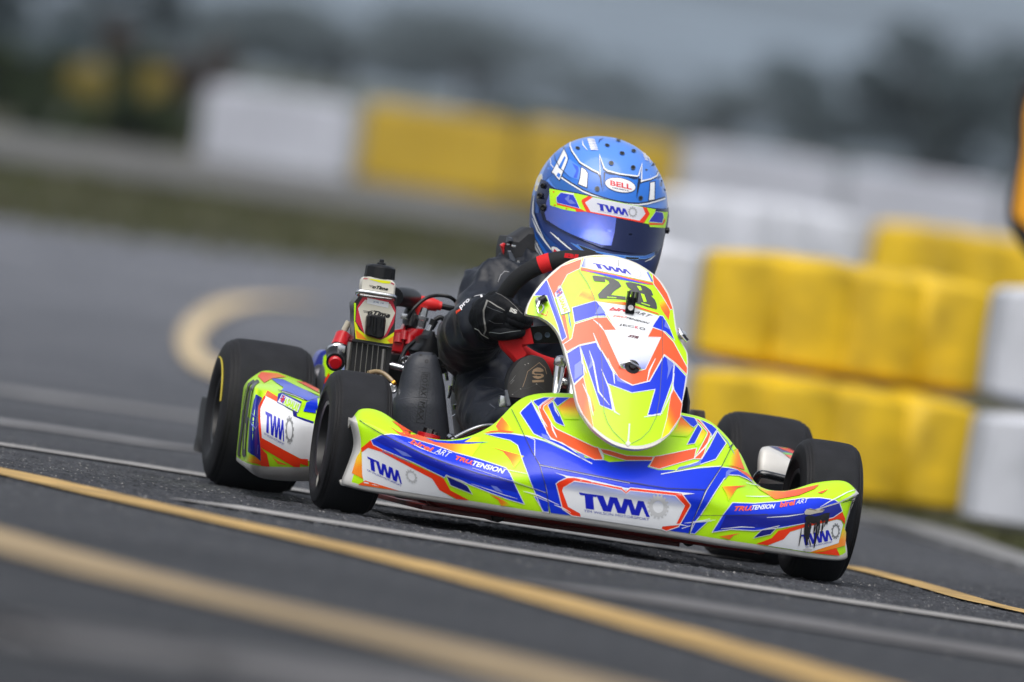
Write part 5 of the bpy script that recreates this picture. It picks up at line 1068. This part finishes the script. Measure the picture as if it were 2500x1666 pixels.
body = sdf_body('body', [
    ([a_(1370, 1045, .62), a_(1345, 930, .58), a_(1340, 800, .52), a_(1390, 715, .50), a_(1440, 680, .50)], [.115, .125, .135, .10, .055]),   # pelvis to neck
    ([a_(1400, 730, .50), a_(1290, 718, .49), a_(1204, 720, .47)], [.09, .080, .058]),                                                    # shoulder, left in picture
    ([a_(1440, 740, .50), a_(1520, 760, .50), a_(1560, 790, .48)], [.09, .07, .055]),
    ([a_(1206, 722, .47), a_(1190, 770, .42), a_(1156, 836, .36)], [.052, .050, .050]),                                                   # upper arm
    ([a_(1148, 846, .35), a_(1148, 820, .24), a_(1175, 785, .14)], [.050, .048, .038]),                                                   # forearm
    ([a_(1560, 790, .48), a_(1585, 850, .42), a_(1598, 895, .37)], [.052, .046, .044]),
    ([a_(1598, 897, .36), a_(1604, 880, .24), a_(1596, 850, .14)], [.044, .042, .036]),
    ([a_(1330, 990, .60), a_(1230, 940, .40), a_(1200, 960, .30)], [.085, .075, .062]),                                                   # thigh and knee
    ([a_(1200, 965, .30), a_(1205, 1020, .15), a_(1270, 1050, .03)], [.058, .050, .036]),                                                 # shin
    ([a_(1420, 1010, .60), a_(1530, 960, .35), a_(1560, 1010, .28)], [.085, .07, .06]),
    ([a_(1560, 1010, .28), a_(1540, 1060, .1), a_(1500, 1080, .0)], [.055, .045, .035]),
    ], .0075, SUIT, drv, folds=.011, fscale=12)
# collar and neck support
g = G().slab([(1296, 556), (1262, 577), (1243, 577), (1238, 590), (1234, 612), (1233, 634), (1246, 646), (1256, 662), (1260, 690), (1300, 690), (1340, 660), (1345, 600), (1320, 560)], .46, .12, 0, .012)
g.obj('neck_brace', mat('foam_black', (.014, .015, .018), .6, bump=.3), drv)
g = G().slab(Q('c', [(80, 520), (140, 510), (230, 680), (250, 730), (160, 770), (120, 740)]), .445, .014, 0, .002); g.slab(Q('c', [(90, 230), (180, 250), (190, 330), (70, 345)]), .45, .02, 0, .003); g.obj('collar_flap', mat('flap_grey', (.07, .08, .10), .45), drv)
g = G().lathe(A('c', 290, 742, .44), (0, -1, 0), [(0, .0035), (.002, .003), (.002, 0)], 12); g.obj('snap_button', STEEL, drv)
g = G().box(A('c', 195, 425, .45), (.008, .004, .004)); g.tube([A('c', 55, 385, .45), A('c', 110, 390, .45)], .0022, 6); g.obj('buckle', STEEL, drv)
g = G().slab(Q('c', [(-70, 400), (0, 355), (35, 370), (30, 480), (10, 600), (-20, 560), (-40, 470)]), .47, .015, 0, .003); g.obj('red_tab', REDA, drv)
# helmet
HB = V(at(1461, 527, YH)); hx = V((1, 0, 0)); hz = V((.0, 0, 1)); hl = math.radians(-1.5)
hzv = V((math.sin(hl), 0, math.cos(hl))); hxv = V((math.cos(hl), 0, -math.sin(hl))); hyv = V((0, 1, 0))
def hring(z, a, bf, bb, yo=0, n=72, pw=2.12):
    o = []
    for i in range(n):
        t = i*math.tau/n; c, s_ = math.cos(t), math.sin(t); X = math.copysign(abs(c)**(2/pw), c); Y = math.copysign(abs(s_)**(2/pw), s_)
        o.append(HB+hzv*z+hxv*a*X+hyv*(Y*(bb if Y > 0 else bf)+yo))
    return o
hz_ = [(-.138, .084, .110, .10, -.01), (-.136, .096, .128, .115, -.012), (-.120, .104, .142, .125, -.014), (-.095, .1125, .152, .135, -.012), (-.065, .1195, .154, .142, -.008), (-.03, .1245, .148, .147, -.002), (0, .1262, .142, .150, 0), (.03, .1248, .137, .150, 0), (.06, .1180, .128, .145, 0),
       (.085, .1070, .116, .136, .002), (.108, .0905, .100, .120, .005), (.126, .0700, .080, .098, .008), (.138, .0480, .058, .072, .010), (.1455, .0230, .03, .04, .012), (.1475, .0010, .002, .002, .014)]
zz = smooth_path([V(h[:3]) for h in hz_], 4); z2 = smooth_path([V((h[3], h[4], 0)) for h in hz_], 4)
rings = [hring(p.x, p.y, p.z, q.x, q.y) for p, q in zip(zz, z2)]; N = 72
vs = [p for r in rings for p in r]; fs = [(i*N+k, i*N+(k+1) % N, (i+1)*N+(k+1) % N, (i+1)*N+k) for i in range(len(rings)-1) for k in range(N)]
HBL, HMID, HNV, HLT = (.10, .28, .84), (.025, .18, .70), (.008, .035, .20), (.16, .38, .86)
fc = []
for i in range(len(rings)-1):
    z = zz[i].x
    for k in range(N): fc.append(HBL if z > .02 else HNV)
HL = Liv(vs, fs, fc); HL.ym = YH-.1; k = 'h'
PU = [(545, 745), (700, 850), (900, 972), (1050, 1035), (1200, 1087), (1350, 1130), (1500, 1163), (1650, 1184), (1800, 1190), (1950, 1170), (2080, 1135), (2235, 1085)]
HL.p(k, PU+[(2290, 900), (2240, 760), (2140, 680), (2100, 745), (2000, 795), (1850, 832), (1790, 750), (1500, 715), (1300, 662), (1240, 630), (1170, 720), (1050, 642), (850, 520), (720, 330), (690, 190), (560, 250), (440, 370), (330, 520), (250, 680), (330, 700), (420, 650)], HMID, 1)
HL.p(k, [(690, 470), (800, 560), (860, 620), (830, 800), (720, 770), (570, 680), (640, 480)], HBL, 1.4); HL.p(k, [(720, 530), (820, 590), (830, 660), (800, 780), (740, 770), (790, 660)], (.04, .12, .75), 1.6)
HL.p(k, [(545, 748), (700, 855), (900, 975), (1100, 1060), (1000, 1090), (760, 1030), (480, 960), (400, 880), (340, 790), (420, 720)], (.02, .13, .46), 1.2)
HL.p(k, [(330, 520), (250, 690), (120, 1010), (60, 1277), (60, 1350), (180, 1350), (170, 1080), (250, 860), (330, 770), (430, 720), (385, 660)], (.015, .10, .42), 1.3)
cr = [(600, 235), (690, 190), (690, 250), (722, 335), (850, 522), (1050, 642), (1150, 690), (1180, 745), (1168, 405), (1245, 622), (1300, 660), (1500, 712), (1780, 748), (1805, 735), (1858, 545), (1850, 832), (1880, 820), (2000, 792), (2100, 742), (2135, 655)]
sh = [(x-4, y+20) for x, y in cr[2:]]
HL.stroke(k, sh, 3.4, (.01, .02, .06), 2); HL.stroke(k, cr[1:], 3.2, WHT, 2.6)
HL.p(k, [(1160, 700), (1192, 740), (1220, 1000), (1180, 830)], (.01, .02, .06), 2.8); HL.p(k, [(1235, 680), (1262, 700), (1235, 975)], (.01, .02, .06), 2.8); HL.p(k, [(1800, 775), (1845, 800), (1768, 1110), (1780, 900)], (.01, .02, .06), 2.8)
HL.stroke(k, [(1250, 680), (1330, 712), (1420, 722)], 2.4, (.01, .02, .06), 2.8, taper=True); HL.stroke(k, [(1640, 765), (1730, 790), (1800, 790)], 2.4, (.01, .02, .06), 2.8, taper=True)
HL.stroke(k, PU, 3.2, (.01, .02, .06), 3); HL.stroke(k, [(x+2, y+26) for x, y in PU], 3.6, WHT, 2.9)
HL.p(k, [(870, 600), (940, 642), (980, 705), (965, 938), (820, 880), (850, 780)], WHT, 3, out=1.6, oc=(.01, .02, .06)); HL.p(k, [(1985, 850), (2068, 835), (2062, 1132), (1962, 1146), (1980, 1000)], WHT, 3, out=1.6, oc=(.01, .02, .06))
HL.p(k, [(590, 300), (640, 400), (658, 465), (640, 530), (520, 822), (470, 770), (430, 712), (388, 690), (470, 540)], WHT, 3, out=1.4, oc=(.01, .02, .06)); HL.p(k, [(600, 420), (620, 450), (540, 640), (500, 610)], HMID, 3.4); HL.p(k, [(500, 690), (540, 720), (515, 780), (470, 740)], HMID, 3.4)
HL.stroke(k, [(430, 370), (450, 480), (530, 620), (700, 780)], 2, (.01, .03, .08), 3.8, taper=True); HL.stroke(k, [(370, 460), (380, 560), (430, 620)], 2, WHT, 3)
for j in range(7):
    y = 140+j*27; x = 965+j*9; HL.p(k, [(x, y), (x+45, y-4), (x+120, y+8), (x+130, y+22), (x+60, y+18), (x+10, y+22)], WHT, 3)
HL.stroke(k, [(890, 170), (900, 240), (970, 325)], 3, WHT, 3, taper=True); HL.stroke(k, [(1150, 210), (1170, 160), (1230, 125)], 2, (.02, .05, .2), 3, taper=True)
for j in range(5): HL.p(k, [(1862+j*8, 370+j*26), (1900+j*12, 372+j*26), (1925+j*10, 392+j*26), (1875+j*8, 388+j*24)], WHT, 3)
HL.stroke(k, [(1900, 390), (1970, 450), (1990, 530)], 2.4, WHT, 3, taper=True)
HL.disc(k, (1505, 896), 255, 118, .19, (.01, .02, .06), 3.0, 40); HL.disc(k, (1505, 896), 247, 110, .19, (.85, .86, .88), 3.3, 40)
HL.text(k, 'BELL', (1342, 898), (345, 74), (-2, -84), (.72, .01, .03), 3.8, .03); HL.text(k, 'HELMETS', (1380, 945), (258, 54), (0, -19), (.02, .04, .15), 3.8, .02)
for x, y, rx, ry in ((815, 290, 40, 22), (1293, 245, 40, 22), (1475, 165, 38, 17), (1722, 335, 38, 24), (1535, 375, 42, 28), (1358, 535, 42, 34), (1712, 608, 38, 36), (1130, 955, 40, 42), (1833, 1105, 36, 40), (2055, 545, 18, 28)):
    HL.disc(k, (x, y), rx, ry, .25, (.05, .06, .07), 4, 20); HL.disc(k, (x, y), rx*.62, ry*.62, .25, (.001, .001, .001), 4.5, 16)
HL.disc(k, (180, 850), 48, 150, .3, (.7, .72, .75), 2); HL.disc(k, (195, 790), 26, 60, .3, (.75, .62, .3), 2.4); HL.disc(k, (140, 940), 24, 50, .3, (.75, .62, .3), 2.4)
k = 'v'
HL.p(k, [(60, 420), (110, 500), (200, 700), (300, 850), (420, 960), (560, 1080), (760, 1160), (950, 1240), (700, 1270), (400, 1277), (200, 1200), (100, 1000), (40, 700)], (.012, .07, .30), 1.5)
for pts, w_ in (([(75, 560), (160, 760), (300, 960), (420, 1120)], 5), ([(40, 700), (100, 900), (250, 1170), (330, 1270)], 6), ([(110, 180), (90, 330), (85, 480), (150, 650), (260, 880)], 4), ([(370, 790), (500, 900), (640, 1020), (800, 1150)], 5), ([(60, 820), (120, 1020), (220, 1200)], 5)):
    HL.stroke(k, pts, w_, WHT, 2.5, taper=True); HL.stroke(k, [(x+26, y+4) for x, y in pts], w_*.5, (.01, .02, .06), 2.5, taper=True)
HL.p(k, [(80, 720), (160, 880), (300, 1090), (380, 1190), (280, 1150), (150, 960)], HMID, 2.2)
HL.p(k, [(700, 965), (900, 1045), (1140, 1110), (1400, 1160), (1700, 1185), (1900, 1180), (2060, 1112), (2050, 1160), (1990, 1200), (1900, 1225), (1560, 1215), (1300, 1200), (1150, 1180), (1000, 1150), (860, 1080)], HMID, 2.6, out=1.2, oc=HLT)
HL.p(k, [(805, 992), (1112, 1102), (1108, 1150), (990, 1142), (880, 1070)], (.001, .001, .002), 3.4, out=1, oc=HLT); HL.p(k, [(1572, 1192), (1812, 1202), (1790, 1240), (1600, 1236)], (.001, .001, .002), 3.4, out=1, oc=HLT)
HL.disc(k, (470, 1090), 100, 50, .6, (.01, .02, .06), 3.2); HL.disc(k, (470, 1090), 92, 44, .6, (.85, .86, .88), 3.4); HL.p(k, [(440, 1060), (490, 1105), (420, 1120)], (.72, .01, .03), 3.8)
HL.stroke(k, [(1900, 1270), (1990, 1230), (2070, 1165)], 3, WHT, 3, taper=True)
helmet = HL.obj('helmet', HELM, drv)
# visor: curved shield standing off the shell, tear-off film and sun strip
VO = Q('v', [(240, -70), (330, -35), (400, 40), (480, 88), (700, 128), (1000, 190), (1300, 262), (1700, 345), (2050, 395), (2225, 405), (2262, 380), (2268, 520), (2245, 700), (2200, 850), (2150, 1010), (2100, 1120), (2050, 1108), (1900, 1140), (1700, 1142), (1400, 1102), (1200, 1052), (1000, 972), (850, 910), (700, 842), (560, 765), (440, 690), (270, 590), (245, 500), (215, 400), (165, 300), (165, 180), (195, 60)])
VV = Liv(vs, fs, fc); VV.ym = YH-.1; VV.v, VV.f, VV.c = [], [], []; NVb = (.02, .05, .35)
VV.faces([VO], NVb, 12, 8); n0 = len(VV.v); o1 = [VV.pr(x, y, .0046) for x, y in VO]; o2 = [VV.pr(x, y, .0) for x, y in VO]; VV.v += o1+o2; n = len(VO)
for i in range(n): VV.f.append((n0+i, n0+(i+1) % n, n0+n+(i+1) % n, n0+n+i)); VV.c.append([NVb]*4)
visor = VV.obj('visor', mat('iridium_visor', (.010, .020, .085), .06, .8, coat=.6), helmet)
VF = Liv(vs, fs, fc); VF.ym = YH-.1; VF.v, VF.f, VF.c = [], [], []
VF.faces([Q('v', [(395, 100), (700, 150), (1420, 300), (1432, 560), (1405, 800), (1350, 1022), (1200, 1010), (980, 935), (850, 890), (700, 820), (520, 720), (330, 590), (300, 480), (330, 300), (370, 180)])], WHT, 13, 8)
VF.obj('tear_off', mat('tearoff_film', (.07, .16, .68), .22, .6, col2=(.17, .19, .62), vscale=9, coat=.3), helmet)  # film coloured bright against the dark visor, painting in a split reflection
ST = Liv(vs, fs, fc); ST.ym = YH-.1; ST.v, ST.f, ST.c = [], [], []
ST.p('v', [(378, 85), (770, 160), (1020, 212), (1850, 378), (2055, 418), (2045, 452), (2244, 455), (2225, 600), (2202, 716), (1960, 705), (1945, 660), (1850, 640), (960, 462), (800, 462), (620, 430), (390, 355)], LIME, 14)
ST.p('v', [(490, 228), (560, 150), (640, 160), (545, 140), (770, 165), (760, 190), (555, 158)], WHT, 14.4)
ST.p('v', [(470, 232), (500, 320), (870, 415), (960, 462), (800, 462), (780, 420), (500, 345)], RED, 14.4); ST.p('v', [(560, 152), (762, 190), (862, 410), (502, 315), (490, 230)], (.02, .05, .65), 14.8, out=.8)
ST.p('v', [(620, 250), (700, 180), (690, 270), (720, 260), (800, 330), (700, 330)], PURP, 15.2)
ST.p('v', [(990, 205), (1062, 226), (940, 310), (1032, 470), (960, 462), (880, 290), (895, 262)], RED, 14.6); ST.p('v', [(1062, 228), (1850, 385), (1892, 480), (1800, 615), (1032, 470), (942, 308)], (.75, .77, .85), 14.5)
ST.p('v', [(1846, 382), (1915, 395), (1957, 490), (1870, 638), (1790, 614), (1890, 488)], RED, 14.8); ST.p('v', [(958, 452), (1035, 462), (1800, 608), (1872, 622), (1850, 642), (962, 466)], RED, 15)
ST.p('v', [(2052, 448), (2160, 466), (2175, 540), (2150, 636), (1935, 622)], (.015, .03, .5), 14.8, out=.8); ST.p('v', [(1935, 640), (2150, 645), (2195, 560), (2200, 600), (2165, 665), (1960, 672)], RED, 14.9)
ST.twm('v', (1140, 432), (482, 98), (-16, -115), L=15.4); ST.text('v', 'TIM WILSON MOTORSPORT', (1145, 455), (470, 95), (0, -15), (.3, .33, .6), 15.4); ST.gear('v', (1690, 462), (72, 15), (-8, 88), (.42, .43, .46), 15.4)
for x, y in ((450, 140), (465, 352), (650, 410)): ST.disc('v', (x, y), 14, 12, 0, RED, 15.2, 10)
ST.obj('sun_strip', LIVM, helmet)
def hp(x, y, off): return VV.pr(*q1('v', x, y), off)
g = G()
for x, y, r in ((280, 40, .0052), (232, 200, .0058), (290, 390, .0068)): 
    p = hp(x, y, .004); g.lathe(p, (-.45, -.9, 0), [(0, r), (.006, r*.95), (.008, r*.6), (.006, r*.3), (.006, 0)], 20)
g.obj('visor_pivot', BLKP, helmet)
g = G().tube([hp(235, 220, .010), hp(250, 235, .013)], .0018, 8); g.obj('pivot_screw', STEEL, helmet)
g = G().lathe(hp(2235, 755, .002), (1, -.3, 0), [(0, .006), (.006, .006), (.008, 0)], 16); g.obj('visor_latch', BLKP, helmet)
g = G().slab(Q('v', [(2110, 980), (2180, 830), (2165, 960), (2100, 1040)]), YH-.06, .004); g.obj('side_plate', mat('purple_gloss', (.25, .10, .45), .15, .7), helmet)
# shoe
rs = [(785, 1230, 1870), (700, 1180, 1895), (600, 1172, 1900), (500, 1195, 1885), (400, 1230, 1870), (300, 1290, 1835), (220, 1350, 1790), (165, 1420, 1745), (135, 1500, 1690), (122, 1560, 1640)]
def shoe_pts(Yf): return [at(*q1('s', x, y), Yf) for x, y in []]
left = [(xl, y) for y, xl, xr in rs]; right = [(xr, y+18) for y, xl, xr in rs]; outl = left+right[::-1]
so_ = [V((x, y, 0)) for x, y in Q('s', outl)]; so_ = [(p.x, p.y) for p in smooth_path(so_, 3, True)]
hv, hf = gridmesh([[at(x, y, -.035+.00000*(x-1295)**2+(1000-y)*.00020+.0000045*(x-1295)**2) for y in range(860, 1000, 6)] for x in range(1230, 1365, 6)])
SH = Liv(hv, hf, [BLK]*len(hf)); SH.v, SH.f, SH.c = [], [], []; SC_ = (.022, .020, .018); SH.faces([so_], SC_, 1, 5)
n0 = len(SH.v); e0 = [SH.pr(x, y, .0007) for x, y in so_]; n = len(e0); c0 = sum(e0, V())/n
for dY, sc_ in ((0, 1.0), (.006, 1.035), (.012, 1.02), (.05, .92), (.11, .72)): SH.v += [c0+(p-c0)*sc_+V((0, dY, 0)) for p in e0]
for l in range(4):
    for i in range(n): SH.f.append((n0+l*n+i, n0+l*n+(i+1) % n, n0+(l+1)*n+(i+1) % n, n0+(l+1)*n+i)); SH.c.append([(.016, .017, .02)]*4)
SH.f.append(tuple(n0+4*n+i for i in range(n))); SH.c.append([(.016, .017, .02)]*n)
GLD = (.33, .22, .13)
SH.p('s', [(1740, 375), (1690, 385), (1600, 378), (1590, 395), (1605, 412), (1720, 415), (1745, 435), (1740, 460), (1700, 485), (1650, 496), (1590, 480), (1565, 452), (1630, 442), (1645, 455), (1700, 450), (1700, 432), (1600, 428), (1560, 415), (1558, 385), (1580, 345), (1640, 312), (1690, 318), (1735, 345)], GLD, 2)
SH.p('s', [(1560, 518), (1745, 510), (1745, 545), (1565, 552)], GLD, 2); SH.stroke('s', [(1410, 628), (1450, 520), (1490, 378), (1672, 235), (1762, 320), (1790, 420)], 1.3, GLD, 2)
SH.stroke('s', [(1230, 750), (1380, 655), (1500, 640), (1630, 580), (1780, 700)], 1.1, (.05, .05, .05), 2); SH.stroke('s', [(1205, 560), (1250, 510), (1305, 430)], .8, (.35, .35, .35), 2, taper=True); SH.stroke('s', [(1220, 580), (1280, 512)], .7, (.3, .3, .3), 2)
for x, y in ((1500, 250), (1450, 270), (1380, 655), (1630, 578), (1255, 745)): SH.disc('s', (x, y), 12, 7, .5, (.35, .33, .3), 2.2, 8)
SH.obj('shoe', mat('shoe_sole', rough=.55, attr='Col', dirt=.35, vscale=60), drv)
# gloved hand closed on the rim: palm, back of hand, four fingers of different length and a thumb
GM = mat('glove_black', (.004, .005, .007), .6, bump=.3, bscale=160, spec=.18)
def gp(x, y, Y): return A('g', x, y, Y)
glove = sdf_body('glove', [
    ([gp(820, 820, .15), gp(930, 640, .115), gp(1080, 560, .085)], [.033, .034, .031]),
    ([gp(930, 760, .13), gp(1080, 720, .095), gp(1220, 640, .07)], [.036, .036, .030]),
    ([gp(960, 860, .12), gp(1130, 830, .09), gp(1260, 760, .07)], [.030, .030, .026]),
    ([gp(1060, 420, .10), gp(1200, 470, .07), gp(1350, 560, .052)], [.022, .0205, .0165]),
    ], .0034, GM, drv, folds=.0016, fscale=38, smooth=4)
for nm_, pts, r in (('finger', [(1330, 540, .056), (1440, 590, .044), (1530, 650, .050), (1580, 690, .075)], [.0125, .0120, .0110, .009]),
                    ('finger', [(1280, 590, .058), (1420, 660, .040), (1560, 720, .046), (1640, 730, .078)], [.0130, .0125, .0115, .0092]),
                    ('finger', [(1250, 680, .060), (1400, 745, .042), (1530, 790, .048), (1610, 800, .078)], [.0125, .0120, .0108, .0088]),
                    ('finger', [(1210, 760, .066), (1340, 820, .048), (1450, 850, .052), (1530, 855, .078)], [.0115, .0108, .0096, .0082]),
                    ('thumb', [(980, 880, .10), (1130, 940, .070), (1330, 950, .050), (1500, 930, .052)], [.0165, .0150, .0128, .0100])):
    sdf_body(nm_, [([gp(*p) for p in pts], r)], .0024, GM, glove, folds=.0007, fscale=60, smooth=3)
g = G()
def pipe(k, pts, Y, r, m, nm, par=drv): 
    return G().tube([A(k, x, y, Y if not callable(Y) else Y(x, y)) for x, y in pts], r, 6, sm=5).obj(nm, m, par)
GPIP = mat('piping_pale', (.42, .42, .40), .6)
dg = bpy.context.evaluated_depsgraph_get()
def bvh_of(objs):
    V_, F_ = [], []
    for o in objs:
        b = len(V_); V_ += [v.co.copy() for v in o.data.vertices]; F_ += [tuple(i+b for i in p.vertices) for p in o.data.polygons]
    return V_, F_
gv_, gf_ = bvh_of([glove]+[c for c in glove.children]); bv_, bf_ = bvh_of([body])
GL = Liv(gv_, gf_, [BLK]*len(gf_)); GL.v, GL.f, GL.c = [], [], []; PI = (.22, .22, .21)
GL.stroke('g', [(930, 380), (900, 470), (865, 560), (870, 680), (890, 800), (900, 900), (870, 970)], 4, PI, 2); GL.stroke('g', [(920, 385), (1000, 425), (1100, 490), (1230, 560)], 3.4, PI, 2, taper=True)
GL.stroke('g', [(1070, 255), (1170, 300), (1300, 390), (1420, 500), (1530, 630)], 1.0, (.14, .14, .14), 2); GL.stroke('g', [(960, 730), (1050, 775), (1200, 785)], 1.0, (.12, .13, .14), 2); GL.stroke('g', [(960, 935), (1150, 960), (1330, 930), (1500, 912)], 1.2, (.2, .22, .23), 2); GL.stroke('g', [(920, 490), (1050, 550), (1200, 600)], .9, (.10, .11, .12), 2)
GL.text('g', 'IS', (1310, 580), (120, 50), (25, -70), (.45, .45, .43), 3, .06); GL.stroke('g', [(710, 870), (780, 900), (830, 970), (950, 1040)], 1.6, (.5, .5, .48), 2)
GL.obj('piping', mat('trim_print', rough=.6, attr='Col'), glove)
BD = Liv(bv_, bf_, [BLK]*len(bf_)); BD.v, BD.f, BD.c = [], [], []
BD.text('g', 'pro', (478, 560), (165, -150), (-40, -62), (.75, .75, .78), 2, .03); BD.stroke('g', [(640, 350), (730, 310), (830, 290)], 1.3, (.5, .5, .52), 2); BD.p('g', [(800, 300), (835, 290), (850, 350), (815, 350)], (.75, .75, .78), 2); BD.p('g', [(930, 275), (955, 280), (975, 330), (945, 335)], (.75, .75, .78), 2)
BD2 = Liv(bv_, bf_, [BLK]*len(bf_)); BD2.v, BD2.f, BD2.c = [], [], []; BD3 = Liv(bv_, bf_, [BLK]*len(bf_)); BD3.v, BD3.f, BD3.c = [], [], []
BD2.stroke('c', [(-110, 1150), (-60, 1010), (20, 935), (110, 950)], 1.2, (.4, .4, .42), 2); BD.p('g', [(715, 690), (770, 690), (780, 740), (770, 800), (750, 760), (705, 750)], (.5, .5, .58), 2); BD.p('g', [(385, 570), (460, 530), (465, 570), (410, 600), (390, 630)], (.7, .05, .01), 2)
BD2.obj('shoulder_piping', MATS['trim_print'], body)
BD3.stroke('s', [(890, 895), (930, 930), (985, 970)], 1.6, (.10, .11, .14), 2)
BD3.obj('ankle_tab', MATS['trim_print'], body); tag(BD.obj('lettering', MATS['trim_print'], body), 'pale printed letters and reflective tabs on the sleeve')
pf = GL  # small pale crest on the far side of the wheel grip

# the far hand and shoe, mirrored (hidden from the front by the number panel)
def mirrored(o, par, dx=None):
    me = o.data.copy(); me.transform(Matrix.Translation((2*(SC.x-.010), 0, 0)) @ Matrix.Scale(-1, 4, (1, 0, 0)) if dx is None else Matrix.Translation((dx, 0, 0)))
    if dx is None: me.flip_normals()
    c = bpy.data.objects.new(o.name.split('.')[0], me); COL.objects.link(c); c.parent = par; return c
g2 = mirrored(glove, drv)
for c in [c for c in glove.children if c.name.split('.')[0] in ('finger', 'thumb')]: mirrored(c, g2)
mirrored([c for c in drv.children if c.name.startswith('shoe')][0], drv, .17)
# ================================================================ HAZE
hp0 = wp(700, 0); hm = bpy.data.materials.new('haze'); hm.use_nodes = True; t = hm.node_tree; t.nodes.remove(t.nodes["Principled BSDF"])
pv = t.nodes.new("ShaderNodeVolumePrincipled"); pv.inputs['Density'].default_value = .0002; pv.inputs['Color'].default_value = (.80, .90, 1, 1); pv.inputs['Anisotropy'].default_value = 0
t.links.new(pv.outputs[0], t.nodes["Material Output"].inputs['Volume'])
bx = bmesh.new(); bmesh.ops.create_cube(bx, size=1)
for v in bx.verts: v.co = V((v.co.x*3600, v.co.y*2600, -1.4+(v.co.z+.5)*70))+V((hp0.x, hp0.y, 0))
me = bpy.data.meshes.new('haze'); bx.to_mesh(me); bx.free(); me.materials.append(hm); o = bpy.data.objects.new('haze', me); COL.objects.link(o)
tag(o, 'thin grey mist in the air over the circuit', 'haze', kind='stuff')
